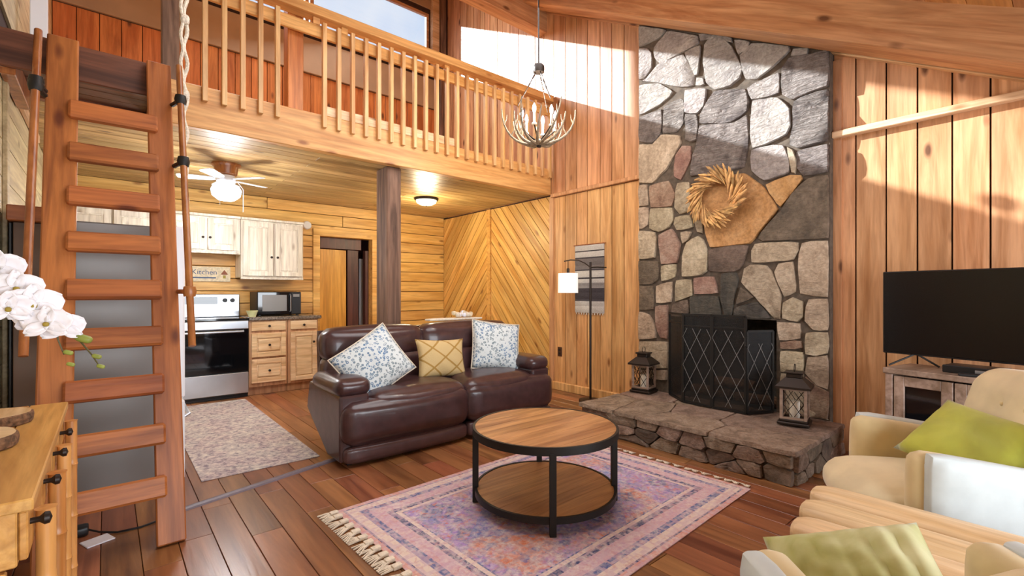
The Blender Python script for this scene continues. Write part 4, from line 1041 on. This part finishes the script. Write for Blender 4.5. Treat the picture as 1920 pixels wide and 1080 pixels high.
disc(.424, .448, .405, ct); disc(.078, .096, .392, ct)
def band(r0, r1, z0, z1, seg=48): return MB().add([(r*cos(2*pi*k/seg), r*sin(2*pi*k/seg), z) for (r, z) in ((r0, z0), (r1, z0), (r1, z1), (r0, z1)) for k in range(seg)],
    [(i*seg+k, i*seg+(k+1) % seg, ((i+1) % 4)*seg+(k+1) % seg, ((i+1) % 4)*seg+k) for i in range(4) for k in range(seg)])
o = band(.404, .418, .408, .450).build('top_rim', 'black_metal', ct, smooth=40); fixn(o)
o = band(.392, .406, .066, .100).build('shelf_rim', 'black_metal', ct, smooth=40); fixn(o)
for k in range(4):
    a = radians(-129+90*k); o = MB().cham(-.017, .017, -.017, .017, .0095, .42, .002).build('leg', 'black_metal', ct); o.location = (.402*cos(a), .402*sin(a), 0); o.rotation_euler = (0, 0, a)

# ------------------------------------------------------------------ kitchen rug and floor clutter
kr = MB().cham(0, .74, 0, 2.50, .0005, .007, .002).build('kitchen_rug', 'krug'); kr.location = (.46, 3.60, 0); tag(kr, 'faded grey-pink runner rug on the kitchen floor before the range', 'rug')
cd_ = tag(MB().cham(-.055, .055, -.045, .045, .0005, .007, .002).build('white_card', 'paper'), 'small white card lying on the floor under the ladder', 'card'); cd_.location = (-.035, 3.07, 0); cd_.rotation_euler = (0, 0, radians(20))
pw = thing('power_adapter', 'black power adapter with cable on the floor behind the ladder', 'adapter', (-.12, 3.20, 0))
MB().rbox((0, 0, .025), (.10, .07, .048), .012, 5).build('body', 'black_pl', pw, smooth=40)
MB().tube([(.05, 0, .02), (.09, -.03, .007), (.16, -.09, .006), (.25, -.10, .006), (.33, -.07, .006), (.42, .0, .006)], .005, 6).build('cable', 'black_pl', pw, smooth=True)

# ------------------------------------------------------------------ floor lamp, hanging, outlet
fl_ = thing('floor_lamp', 'slim bronze floor lamp with white drum shade beside the hearth', 'lamp', (4.12, 3.47, 0))
MB().lathe([(.0, 0), (.13, 0), (.13, .018), (.05, .026), (.012, .03), (.0, .03)], seg=24).build('base', 'bronze', fl_, smooth=40)
MB().tube([(0, 0, .03), (0, 0, 1.56)], .013, 8).build('pole', 'bronze', fl_, smooth=40)
MB().tube([(0, 0, 1.50), (0, .08, 1.55), (0, .18, 1.59), (0, .30, 1.60), (0, .40, 1.59)], .007, 6).build('arm', 'bronze', fl_, smooth=True)
MB().tube([(0, 0, 1.50), (0, -.10, 1.50), (0, -.22, 1.49)], .007, 6).build('arm', 'bronze', fl_, smooth=True)
MB().tube([(0, .34, 1.60), (0, .34, 1.44)], .004, 6).lathe([(.0, 1.44), (.018, 1.445), (.018, 1.50), (.0, 1.51)], (0, .34, 0), 10).build('shade_hook', 'bronze', fl_)
seg = 28; mb = MB().add([(r*cos(2*pi*k/seg), .34+r*sin(2*pi*k/seg), z) for (r, z) in ((.118, 1.215), (.114, 1.215), (.112, 1.445), (.116, 1.445)) for k in range(seg)],
    [(i*seg+k, i*seg+(k+1) % seg, ((i+1) % 4)*seg+(k+1) % seg, ((i+1) % 4)*seg+k) for i in range(4) for k in range(seg)])
o = mb.build('lamp_shade', 'shade', fl_, smooth=40); fixn(o)
MB().lathe([(.0, 1.30), (.02, 1.31), (.028, 1.34), (.02, 1.38), (.012, 1.42), (.0, 1.43)], (0, .34, 0), 12).build('bulb', 'candle', fl_, smooth=True)
wh = thing('woven_wall_hanging', 'grey and cream striped woven hanging on the pine wall behind the floor lamp', 'wall hanging', (4.31, 3.645, .98))
V = []; F = []; nx_, nz_ = 10, 40
for s_ in (0, 1):
    for i in range(nx_+1):
        for j in range(nz_+1):
            z = .80*j/nz_; r_ = .006*abs(sin(j*pi/4))
            V.append((-.006-r_ if s_ else .004, -.217+.434*i/nx_, z))
m_ = (nx_+1)*(nz_+1)
for i in range(nx_):
    for j in range(nz_):
        a = i*(nz_+1)+j; F.append((a, a+nz_+1, a+nz_+2, a+1)); F.append((m_+a, m_+a+1, m_+a+nz_+2, m_+a+nz_+1))
bd_ = [j for j in range(nz_+1)]
for j in range(nz_): F.append((j, j+1, m_+j+1, m_+j)); k2 = nx_*(nz_+1)+j; F.append((k2, m_+k2, m_+k2+1, k2+1))
MB().add(V, F).build('weave', 'hang', wh)
MB().tube([(-.004, -.24, .805), (-.004, .24, .805)], .007, 8).build('rod', 'pole', wh, smooth=40)
for k in range(11): MB().tube([(-.004, -.20+k*.04, .0), (-.004, -.20+k*.04, -.022)], .006, 5).build('tassel', 'fringe', wh)
ou = thing('wall_outlet', 'dark brown wall outlet low on the pine boards right of the sofa', 'outlet', (4.318, 4.13, .48))
MB().cham(-.006, .0, -.035, .035, -.058, .058, .002).build('plate', 'brown_pl', ou)
for z in (-.022, .022): MB().cham(-.009, -.006, -.016, .016, z-.014, z+.014, .002).build('socket', 'black_pl', ou)

# ------------------------------------------------------------------ kitchen
def cabdoor(par, x0, x1, z0, z1, y, mat, knobx=None, knobz=None, knobmat='bronze', name='door'):
    o = wpart(par, MB().cham(x0, x1, y-.02, y, z0, z1, .003), name, mat)
    fw = .055; w = min(fw, (x1-x0)*.25, (z1-z0)*.28)
    def sub(mb, nme, mt, smooth=False):
        L = Vector(par.location)+Vector(o.location); mb.v = [v-L for v in mb.v]; return mb.build(nme, mt, o, smooth)
    if z1-z0 > .16:
        mb = MB()
        for (a, b, c, d) in ((x0, x0+w, z0, z1), (x1-w, x1, z0, z1), (x0+w, x1-w, z0, z0+w), (x0+w, x1-w, z1-w, z1)): mb.cham(a, b, y-.030, y-.0195, c, d, .003)
        sub(mb, 'frame', mat)
        sub(MB().cham(x0+w+.012, x1-w-.012, y-.030, y-.0195, z0+w+.012, z1-w-.012, .008), 'raised_panel', mat)
    if knobx is not None:
        sub(MB().lathe([(.0, .0), (.007, 0), (.006, -.012), (.015, -.018), (.014, -.028), (.0, -.032)], (knobx, y-.029 if z1-z0 > .16 else y-.02, knobz), 10, 'y'), 'knob', knobmat, True)
    return o
ra = thing('range', 'stainless steel electric range with black oven door against the kitchen wall', 'stove', (.88, 6.5, 0))
wpart(ra, MB().cham(.502, 1.258, 6.24, 6.82, .03, .90, .004), 'body', 'black_pl')
wpart(ra, MB().cham(.50, 1.26, 6.20, 6.80, .90, .922, .004), 'cooktop', 'black_glass')
for (x, y, r) in ((.70, 6.36, .09), (1.06, 6.36, .11), (.70, 6.62, .11), (1.06, 6.62, .08)): wpart(ra, MB().lathe([(0, .922), (r, .922), (r, .9235), (0, .9235)], (x, y, 0), 24), 'burner', 'steel_d')
dr_ = wpart(ra, MB().cham(.505, 1.255, 6.205, 6.24, .305, .795, .004), 'oven_door', 'black_glass')
wpart(ra, MB().cham(.505, 1.255, 6.195, 6.24, .80, .895, .006), 'front_panel', 'steel')
wpart(ra, MB().cham(.505, 1.255, 6.20, 6.24, .055, .295, .005), 'bottom_drawer', 'steel')
wpart(ra, MB().cham(.505, 1.255, 6.25, 6.30, .0, .054, .003), 'toe_kick', 'black_pl')
wpart(ra, MB().tube([(.56, 6.205, .775), (.56, 6.16, .775), (1.20, 6.16, .775), (1.20, 6.205, .775)], .012, 8), 'oven_handle', 'steel', smooth=40)
wpart(ra, MB().cham(.502, 1.258, 6.71, 6.82, .922, 1.20, .008), 'backguard', 'steel')
wpart(ra, MB().cham(.60, 1.02, 6.70, 6.71, 1.08, 1.165, .002), 'display', 'black_glass')
for x in (1.10, 1.18): wpart(ra, MB().lathe([(.0, 6.675), (.022, 6.675), (.026, 6.70), (.026, 6.71), (.0, 6.71)], (x, 0, 1.125), 14, 'y'), 'knob', 'black_pl', smooth=40)
c1 = thing('drawer_cabinet', 'natural pine base cabinet with three drawers right of the range', 'cabinet', (1.48, 6.5, 0))
wpart(c1, MB().cham(1.266, 1.69, 6.235, 6.82, .10, .888, .003), 'carcass', 'cab_frame')
wpart(c1, MB().cham(1.266, 1.69, 6.29, 6.82, .0, .099, .003), 'toe_kick', 'cab_frame')
for (a, b) in ((.765, .872), (.455, .735), (.15, .43)): cabdoor(c1, 1.29, 1.665, a, b, 6.234, 'cab_low', 1.478, (a+b)/2, name='drawer')
c2 = thing('door_cabinet', 'natural pine base cabinet with one door beside the doorway', 'cabinet', (1.88, 6.5, 0))
wpart(c2, MB().cham(1.694, 2.055, 6.235, 6.82, .10, .888, .003), 'carcass', 'cab_frame')
wpart(c2, MB().cham(1.694, 2.055, 6.29, 6.82, .0, .099, .003), 'toe_kick', 'cab_frame')
cabdoor(c2, 1.72, 2.035, .765, .872, 6.234, 'cab_low', 1.875, .818, name='drawer'); cabdoor(c2, 1.72, 2.035, .13, .735, 6.234, 'cab_low', 1.99, .60)
tp = tag(MB().cham(1.263, 2.09, 6.20, 6.825, .889, .93, .006).build('countertop', 'counter'), 'speckled brown countertop over the base cabinets', 'countertop')
def upper(name, label, x0, x1, z0, z1, split, kz):
    u = thing(name, label, 'cabinet', ((x0+x1)/2, 6.66, z0))
    wpart(u, MB().cham(x0, x1, 6.505, 6.825, z0, z1, .003), 'carcass', 'cab')
    wpart(u, MB().cham(x0, x1, 6.468, 6.825, z1+.001, z1+.03, .004), 'cornice', 'cab')
    wpart(u, MB().cham(x0, x1, 6.495, 6.54, z0-.022, z0-.001, .003), 'light_rail', 'cab')
    cabdoor(u, x0+.02, split-.012, z0+.02, z1-.02, 6.504, 'cab', split-.035, kz); cabdoor(u, split+.012, x1-.02, z0+.02, z1-.02, 6.504, 'cab', split+.035, kz)
upper('upper_cabinet', 'tall whitewashed wall cabinet with two doors above the microwave', 1.232, 1.955, 1.405, 2.105, 1.60, 1.66)
upper('upper_cabinet', 'short whitewashed wall cabinet with two doors above the range', .50, 1.226, 1.70, 2.105, .875, 1.86)
upper('upper_cabinet', 'short whitewashed wall cabinet behind the ladder above the refrigerator', -.42, .494, 1.76, 2.105, .04, 1.84)
mw = thing('microwave', 'black microwave oven standing on the kitchen countertop', 'microwave', (1.64, 6.58, .93))
for (x, y) in ((-.22, -.15), (.22, -.15), (-.22, .15), (.22, .15)): MB().cham(x-.015, x+.015, y-.015, y+.015, 0, .015, .002).build('foot', 'black_pl', mw)
MB().cham(-.255, .255, -.19, .19, .015, .30, .008).build('case', 'black_pl', mw)
MB().cham(-.25, .13, -.205, -.19, .022, .293, .003).build('door', 'black_glass', mw)
MB().cham(-.20, .08, -.208, -.205, .06, .26, .002).build('window', 'steel_d', mw)
MB().cham(.135, .25, -.203, -.19, .022, .293, .003).build('control_panel', 'black_pl', mw)
MB().cham(.155, .23, -.206, -.203, .235, .27, .001).build('display', 'steel_d', mw)
MB().tube([(.118, -.205, .05), (.118, -.235, .06), (.118, -.235, .26), (.118, -.205, .27)], .006, 6).build('handle', 'steel', mw, smooth=40)
bw = tag(MB().lathe([(.0, 0), (.04, 0), (.042, .01), (.065, .07), (.062, .072), (.038, .014), (.0, .012)], seg=18).build('small_bowl', 'sage', None, 40), 'small pale green bowl on the counter left of the microwave', 'bowl'); bw.location = (1.325, 6.36, .93)
al = tag(MB().lathe([(.0, 0), (.058, 0), (.058, -.02), (.048, -.034), (.0, -.036)], seg=24, axis='y').build('smoke_alarm', 'white', None, 40), 'round white alarm on the wall right of the upper cabinets', 'alarm'); al.location = (2.10, YB-.0215, 2.15)
sg_ = thing('kitchen_sign', 'cream wooden sign with blue lettering on the wall above the range', 'sign', (.96, YB-.0215, 1.445))
MB().cham(-.215, .215, -.018, 0, -.092, .092, .003).build('board', 'ivory', sg_)
def text(body, size, loc, mat, par, rot=(radians(90), 0, 0)):
    c = bpy.data.curves.new('lettering', 'FONT'); c.body = body; c.size = size; c.extrude = .001; c.align_x = 'CENTER'; c.align_y = 'CENTER'
    o = bpy.data.objects.new('tmp', c); COL.objects.link(o); bpy.context.view_layer.update()
    me = bpy.data.meshes.new_from_object(o.evaluated_get(bpy.context.evaluated_depsgraph_get())); bpy.data.objects.remove(o)
    me.materials.clear(); me.materials.append(M[mat]); t = bpy.data.objects.new('lettering', me); COL.objects.link(t); t.parent = par; t.location = loc; t.rotation_euler = rot; return t
text('Kitchen', .085, (-.06, -.0195, .022), 'blue_ink', sg_)
MB().cham(-.19, .06, -.0195, -.018, -.052, -.036, .0005).build('underline', 'blue_ink', sg_)
MB().prism([(.11, .0), (.15, .055), (.19, .0), (.17, -.005), (.13, -.005)], lambda u, v, d: (u, -.018-d, v), 0, .002).build('emblem', 'red_ink', sg_)
MB().prism([(.135, -.012), (.165, -.012), (.165, -.05), (.135, -.05)], lambda u, v, d: (u, -.018-d, v), 0, .002).build('emblem', 'yel_ink', sg_)

# ceiling fan and flush light
cf = thing('ceiling_fan', 'small white-bladed ceiling fan with glowing globe over the kitchen', 'ceiling fan', (.885, 5.33, ZC))
MB().lathe([(.0, 0), (.125, 0), (.125, -.015), (.105, -.03), (.095, -.10), (.07, -.115), (.0, -.115)], seg=26).build('motor_housing', 'pole', cf, smooth=40)
MB().lathe([(.0, -.115), (.075, -.115), (.085, -.14), (.085, -.17), (.06, -.185), (.0, -.185)], seg=24).build('light_kit', 'white', cf, smooth=40)
for k in range(5):
    a = radians(72*k+20); mb = MB()
    V = []
    for z in (-.152, -.146):
        for (r, w) in ((.09, .022), (.13, .045), (.36, .06), (.40, .045), (.405, .0)): 
            V.append((r, w, z+w*.15)); V.append((r, -w, z-w*.15))
    n = 5; F = []
    for q in range(n-1):
        F.append((2*q, 2*q+2, 2*q+3, 2*q+1)); b_ = 2*n; F.append((b_+2*q, b_+2*q+1, b_+2*q+3, b_+2*q+2)); F.append((2*q, b_+2*q, b_+2*q+2, 2*q+2)); F.append((2*q+1, 2*q+3, b_+2*q+3, b_+2*q+1))
    F.append((0, 1, b_+1, b_)); o = mb.add(V, F).build('blade', 'white', cf); o.rotation_euler = (0, 0, a)
MB().lathe([(.0, -.186), (.06, -.186), (.11, -.21), (.132, -.255), (.12, -.31), (.07, -.35), (.0, -.36)], seg=26).build('glass_globe', 'globe_w', cf, smooth=True)
for (x, y, l) in ((.09, -.04, .46), (-.05, -.09, .42)): MB().tube([(x, y, -.17), (x*1.5, y*1.5, -.24), (x*1.5, y*1.5, -l)], .0025, 5).build('pull_chain', 'white', cf)
lamp('fan_glow', 'POINT', (.885, 5.33, 1.88), 38, (.96, .98, 1.0), .14)
fm = thing('flush_ceiling_light', 'round warm flush ceiling light with bronze rim right of the post', 'ceiling light', (3.22, 5.52, ZC))
MB().lathe([(.0, 0), (.155, 0), (.16, -.012), (.15, -.03), (.0, -.03)], seg=28).build('rim', 'bronze', fm, smooth=40)
MB().lathe([(.0, -.0305), (.135, -.0305), (.125, -.06), (.08, -.085), (.0, -.095)], seg=28).build('glass_dome', 'globe_y', fm, smooth=True)
MB().lathe([(.0, -.0955), (.008, -.096), (.006, -.108), (.0, -.11)], seg=10).build('finial', 'bronze', fm, smooth=True)
lamp('flush_glow', 'POINT', (3.22, 5.52, 2.12), 28, (1.0, .84, .55), .12)

# ------------------------------------------------------------------ television and stand
TVR = radians(-12)
def Tl(px, py): return Matrix.Translation((px, py, 0)) @ rotz(radians(-12)-pi/2)
# local frame: +x along the front away to the right of the picture, -y out to the room
st = thing('tv_stand', 'grey-brown television stand with glass doors by the right wall', 'tv stand', (3.80, .76, 0), radians(-102))
w_, d_, h_ = 1.28, .36, .735
MB().cham(-.01, w_+.01, -.01, d_, h_-.035, h_, .004).build('top', 'stand_w', st)
MB().cham(.0, .04, 0, d_-.01, 0, h_-.036, .003).build('side_panel', 'stand_w', st); MB().cham(w_-.04, w_, 0, d_-.01, 0, h_-.036, .003).build('side_panel', 'stand_w', st)
MB().cham(.041, w_-.041, .01, d_-.01, .08, .11, .003).build('bottom_panel', 'stand_w', st); MB().cham(.041, w_-.041, d_-.03, d_-.012, .111, h_-.036, .002).build('back_panel', 'black_pl', st)
for k in range(4):
    a = .047+k*.297; b = a+.290
    o = MB()
    z0, z1 = .115, h_-.045
    for (p, q, r, s_) in ((a, a+.055, z0, z1), (b-.055, b, z0, z1), (a+.055, b-.055, z0, z0+.06), (a+.055, b-.055, z1-.06, z1)): o.cham(p, q, .0, .022, r, s_, .003)
    dr0 = o.build('door', 'stand_w', st); MB().box(a+.055, b-.055, .010, .014, z0+.06, z1-.06).build('pane', 'black_glass', dr0)
    kx = b-.025 if k % 2 == 0 else a+.025
    MB().lathe([(.0, 0), (.006, 0), (.006, -.012), (.012, -.02), (.0, -.024)], (kx, 0, .42), 10, 'y').build('knob', 'bronze', dr0, smooth=True)
tv = thing('television', 'black flat television on the grey-brown stand', 'television', (3.975, .815, .735), radians(-102))
MB().cham(0, .97, .02, .05, .075, .62, .004).build('housing', 'black_pl', tv)
MB().cham(.008, .962, .014, .021, .085, .612, .002).build('screen', 'screen', tv)
MB().cham(.2, .77, .05, .09, .15, .45, .01).build('back_housing', 'black_pl', tv)
for x in (.17, .80): MB().tube([(x-.10, -.06, .006), (x, .03, .08), (x+.02, .03, .08), (x+.10, .11, .006)], .006, 6).build('foot', 'black_metal', tv)
mp = thing('media_player', 'low black media box under the television', 'media player', (3.80, .50, .735), radians(-102))
MB().cham(0, .26, .04, .20, 0, .045, .004).build('case', 'black_pl', mp); MB().cham(.15, .20, .037, .04, .012, .03, .001).build('indicator', 'steel', mp)
rc = tag(MB().cham(-.08, .08, -.02, .02, 0, .018, .005).build('remote_control', 'black_pl', None), 'black remote control on the stand near the media box', 'remote'); rc.location = (3.745, .33, .7353); rc.rotation_euler = (0, 0, radians(-80))

# ------------------------------------------------------------------ armchairs
def armchair(label, loc, rz):
    t = thing('armchair', label, 'chair', loc, rz, 'beige armchairs with green cushions')
    drop = lambda P: (P.x, P.y, P.z+(P.y-.30)*.13)
    for s in (-1, 1):
        MB().rbox((s*.275, .0, .400), (.105, .62, .42), .05, 10, .006, drop).build('arm', 'cream', t, smooth=True)
        MB().rbox((s*.325, -.04, .355), (.075, .63, .535), .03, 8, .004, drop).build('outer_panel', 'shell', t, smooth=True, label='white outer panel')
        MB().tube([(s*.300, .283, .14), (s*.298, .290, .40), (s*.296, .286, .575)], .005, 6).build('piping', 'cream2', t, smooth=True)
    MB().rbox((0, .12, .345), (.47, .66, .17), .07, 12, .03, lambda P: (P.x, P.y, P.z-.05*max(0, P.y-.3))).build('seat_cushion', 'cream2', t, smooth=True)
    MB().rbox((0, .02, .20), (.60, .60, .15), .04, 8, .0).build('seat_base', 'shell', t, smooth=True)
    def tuft(P):
        y = P.y + .155 - .30*(P.z-.35)*.8
        if P.y > -.33:
            for (cx, cz_) in ((-.14, .62), (.0, .62), (.14, .62), (-.07, .74), (.07, .74), (-.07, .50), (.07, .50)):
                y -= .022*math.exp(-((P.x-cx)**2+(P.z-cz_)**2)/.0010)
        return (P.x*(1-.08*max(0, P.z-.6)/.3), y, P.z)
    MB().rbox((0, -.31, .60), (.70, .16, .52), .075, 22, .02, tuft).build('backrest', 'cream2', t, smooth=True)
    for (x, z) in ((-.14, .62), (0, .62), (.14, .62), (-.07, .74), (.07, .74), (-.07, .50), (.07, .50)):
        MB().rbox((x*(1-.08*max(0, z-.6)/.3), -.078-.24*(z-.35), z), (.018, .012, .018), .005, 3).build('button', 'cream', t, smooth=True)
    MB().rbox((0, -.23, .48), (.60, .03, .62), .015, 8, .004, lambda P: (P.x*(1-.08*max(0, P.z-.6)/.3), P.y-.24*(P.z-.35), P.z)).build('back_shell', 'shell', t, smooth=True, label='white back shell')
    for sx in (-1, 1):
        for sy in (-1, 1): MB().tube([(sx*.24, sy*.24, .13), (sx*.27, sy*.29, .0)], [.02, .013], 8).build('leg', 'pole', t, smooth=40)
    return t
ac = armchair('beige armchair with white outer side and lime cushion before the television', (2.747, .288, 0), radians(32.7))
a2 = dup(ac, (1.245, .07, 0), radians(-36.9), 'beige armchair cut off by the bottom edge, nearest the camera')
cushion('square_cushion', 'lime', (2.71, .26, .595), .41, .34, .13, radians(-50), radians(10), radians(-114), 'lime green velvet cushion on the armchair by the television', .05, 11)
cushion('square_cushion', 'sage', (1.395, .325, .492), .36, .27, .15, radians(-42), radians(-20), radians(-72), 'pale sage green pleated cushion on the nearest armchair', .03, 14, pleat=.03)

# ------------------------------------------------------------------ split log bench
bn = thing('log_bench', 'low bench of split log slats between the two armchairs', 'bench', (1.95, .0, 0))
for i, (x, y1) in enumerate(((1.795, .605), (1.97, .635), (2.145, .655))):
    pts = []; rad = []
    n = 12; V = []; F = []; L0 = -.75; seg_ = 14
    ys = [L0, L0+.02, L0+.06, L0+.3, -.2, .1, .3, y1-.10, y1-.05, y1-.02, y1]
    sc = [.72, .88, 1, 1, 1.02, 1, .99, .98, .93, .82, .60]
    for y, s_ in zip(ys, sc):
        for k in range(seg_):
            a = 2*pi*k/seg_; cx_2 = abs(cos(a))**.55*(1 if cos(a) > 0 else -1); sz_ = abs(sin(a))**.75*(1 if sin(a) > 0 else -1)
            V.append((x-1.95+.084*s_*cx_2+.004*mnoise.noise(Vector((y*5, i, k))), y, .405+.040*(s_*.5+.5)*sz_+.003*mnoise.noise(Vector((y*6, k, i)))))
    m = len(ys)
    for q in range(m-1):
        for k in range(seg_): F.append((q*seg_+k, q*seg_+(k+1) % seg_, (q+1)*seg_+(k+1) % seg_, (q+1)*seg_+k))
    F.append(tuple(range(seg_))); F.append(tuple((m-1)*seg_+k for k in range(seg_-1, -1, -1)))
    o = MB().add(V, F).build('slat', 'log_w', bn, smooth=50); fixn(o)
for y in (.38, -.50):
    MB().cham(-.24, .24, y-.045, y+.045, .30, .366, .01).build('cross_beam', 'log_w', bn)
    for x in (-.15, .15): MB().tube([(x, y, .30), (x*1.12, y, 0)], [.038, .034], 10).build('leg', 'log_w', bn, smooth=40)

# ------------------------------------------------------------------ sideboard
sb = thing('bamboo_sideboard', 'honey pine sideboard with bamboo legs along the left wall', 'sideboard', (-.27, 1.9, 0))
SY0, SY1, SX1 = 1.345, 2.46, -.112
for k in range(3):
    a = XL+.02+k*.108; wpart(sb, MB().cham(a, min(a+.1065, SX1), SY0, SY1, .775, .80, .003), 'top_board', 'side_w')
wpart(sb, MB().cham(XL+.03, SX1-.025, SY0+.02, SY1-.02, .66, .774, .003), 'apron', 'side_w')
for k in range(4):
    y = 1.37+k*.272; o = wpart(sb, MB().cham(SX1-.024, SX1-.010, y, y+.262, .67, .768, .003), 'drawer', 'side_w')
    mb = MB().lathe([(.0, 0), (.006, 0), (.006, .014), (.013, .022), (.012, .03), (.0, .034)], (0, 0, 0), 10, 'x')
    kn = mb.build('knob', 'bronze', o, smooth=True); kn.location = Vector((SX1-.010, y+.035, .735))-Vector(sb.location)
wpart(sb, MB().cham(XL+.03, SX1-.04, SY0+.015, SY0+.035, .12, .655, .003), 'end_panel', 'side_w')
for (x, y, r) in ((SX1+.029, 1.475, .018), (SX1+.031, 1.745, .019), (SX1+.03, 2.415, .018), (SX1+.030, 2.04, .018)):
    mb = MB(); pr = [(0, 0)]
    for q in range(4):
        z0 = q*.192; pr += [(r, z0), (r*.95, z0+.02), (r*.95, z0+.165), (r, z0+.185), (r*1.1, z0+.189)]
    pr = [(a_, min(b_, .735)) for a_, b_ in pr]+[(0, .736)]
    wpart(sb, MB().lathe(pr, (x-.02, y, 0), 14), 'bamboo_leg', 'bamboo', smooth=50)
wpart(sb, MB().cham(XL+.03, SX1-.05, SY0+.04, SY1-.04, .12, .15, .003), 'lower_shelf', 'side_w')
wpart(sb, MB().cham(SX1-.05, SX1-.035, SY0+.04, SY1-.04, .10, .16, .003), 'lower_rail', 'side_w')
# log slices
def slice_(loc, r, label, rz):
    t = thing('log_slice', label, 'log slice', loc, rz, 'log slices on the sideboard'); n = 26
    out = [(r*(1+.10*mnoise.noise(Vector((cos(a)*1.5, sin(a)*1.5, loc[1]*3)))+.03*R.random())*cos(a), r*(1+.10*mnoise.noise(Vector((cos(a)*1.5, sin(a)*1.5, loc[1]*3))))*sin(a)) for a in [2*pi*i/n for i in range(n)]]
    MB().prism([(x*.95, y*.95) for x, y in out], lambda u, v, d: (u, v, d), .0, .034).build('cut_wood', 'log_w', t)
    V = [(x*s_, y*s_, z) for (s_, z) in ((.951, .0), (1.0, .004), (1.02, .018), (1.0, .030), (.951, .0335)) for x, y in out]; F = []
    for q in range(4):
        for k in range(n): F.append((q*n+k, q*n+(k+1) % n, (q+1)*n+(k+1) % n, (q+1)*n+k))
    o = MB().add(V, F).build('bark_edge', 'bark', t); fixn(o)
slice_((-.275, 2.17, .8005), .095, 'flat log slice with bark edge on the sideboard, the farther one', 0)
slice_((-.285, 1.87, .8005), .105, 'flat log slice with bark edge on the sideboard, the nearer one', 1.0)
# orchid
orc = thing('orchid', 'white orchid spray in a pot arching over the sideboard', 'plant', (-.355, 1.52, .80))
MB().lathe([(.0, 0), (.045, 0), (.05, .01), (.06, .11), (.055, .11), (.045, .095), (.0, .095)], seg=20).build('pot', 'amber', orc, smooth=40)
OL = Vector((-.355, 1.52, .80))
spine = [Vector(p)-OL for p in ((-.35, 1.52, .89), (-.36, 1.56, 1.12), (-.33, 1.62, 1.27), (-.27, 1.68, 1.31), (-.20, 1.71, 1.275), (-.14, 1.69, 1.21), (-.095, 1.66, 1.145), (-.06, 1.64, 1.10), (-.03, 1.61, 1.055), (-.012, 1.59, 1.02))]
MB().tube(spine, [.004, .004, .004, .0035, .003, .003, .003, .0025, .002, .0015], 6).build('stem', 'stem_g', orc, smooth=True)
sp2 = [spine[6], spine[6]+Vector((.0, .0, -.05)), spine[6]+Vector((.012, -.01, -.09))]
MB().tube(sp2, [.0025, .002, .0015], 5).build('stem', 'stem_g', orc, smooth=True)
for k in range(4):
    a = radians(90*k+30); V = []; F = []
    for i in range(7):
        t = i/6; w = .028*sin(pi*min(1, t*.9+.08))
        for s_ in (-1, 0, 1): V.append(((.02+.16*t)*cos(a)-s_*w*sin(a), (.02+.16*t)*sin(a)+s_*w*cos(a), .10+.08*sin(t*pi*.8)-(.006 if s_ == 0 else 0)))
    for i in range(6):
        for j in (0, 1): F.append((3*i+j, 3*i+3+j, 3*i+4+j, 3*i+1+j))
    if cos(a) > 0 or True: 
        o = MB().add(V, F).build('leaf', 'leaf_g', orc, smooth=True); md = o.modifiers.new('thick', 'SOLIDIFY'); md.thickness = .002; o.scale = (.55, .55, 1)
def petal_mesh():
    mb = MB(); 
    def petal(ang, L, Wd, cup):
        V = []; F = []; n = 6
        for i in range(n+1):
            t = i/n; w = Wd*sin(pi*min(1, t*.82+.12))**.8
            for j, s_ in enumerate((-1, -.5, 0, .5, 1)):
                x = L*t; y = s_*w; z = cup*t*t*.3 + .006*(s_*s_) + .003*sin(9*t+s_*4)
                V.append((x*cos(ang)-y*sin(ang), x*sin(ang)+y*cos(ang), z))
        for i in range(n):
            for j in range(4): F.append((5*i+j, 5*i+5+j, 5*i+6+j, 5*i+1+j))
        mb.add(V, F)
    for a in (90, 210, 330): petal(radians(a), .048, .017, .01)
    for a in (20, 160): petal(radians(a), .052, .030, -.008)
    return mb
pm0 = petal_mesh(); fme = None
fc = [(-.265, 1.64, 1.33), (-.235, 1.60, 1.29), (-.245, 1.68, 1.25), (-.200, 1.66, 1.27), (-.205, 1.62, 1.225), (-.165, 1.64, 1.22), (-.175, 1.60, 1.175), (-.135, 1.62, 1.18), (-.130, 1.66, 1.15), (-.110, 1.60, 1.135), (-.150, 1.58, 1.13), (-.085, 1.62, 1.125), (-.215, 1.58, 1.19), (-.20, 1.70, 1.20)]
for i, c in enumerate(fc[:12:1]):
    if i in (1, 4, 10): continue
    if fme is None:
        o = pm0.build('flower', 'petal', orc, smooth=True); fme = o.data
        md = o.modifiers.new('thick', 'SOLIDIFY'); md.thickness = .0015
    else:
        o = bpy.data.objects.new('flower', fme); COL.objects.link(o); o.parent = orc; md = o.modifiers.new('thick', 'SOLIDIFY'); md.thickness = .0015
    c = Vector(c); o.location = c-OL; sc_ = R.uniform(.85, 1.12); o.scale = (sc_,)*3
    dirv = (Vector((0, 0, 1.1))-c).normalized()+Vector((R.uniform(-.3, .5), R.uniform(-.3, .2), R.uniform(-.35, .15))); o.rotation_euler = dirv.to_track_quat('Z', 'Y').to_euler()
    MB().rbox((0, 0, .008), (.012, .012, .014), .005, 3).build('lip', 'yel_ink', o, smooth=True)
for c, s_ in (((-.068, 1.64, 1.105), 1.0), ((-.045, 1.62, 1.095), 1.2), ((-.02, 1.60, 1.05), .7), ((-.012, 1.59, 1.025), .6), ((-.075, 1.645, 1.06), .7), ((-.07, 1.64, 1.03), .6)):
    o = MB().rbox((0, 0, 0), (.030*s_, .018*s_, .016*s_), .008*s_, 5).build('bud', 'leaf_g', orc, smooth=True); o.location = Vector(c)-OL; o.rotation_euler = (0, radians(20), radians(-20))
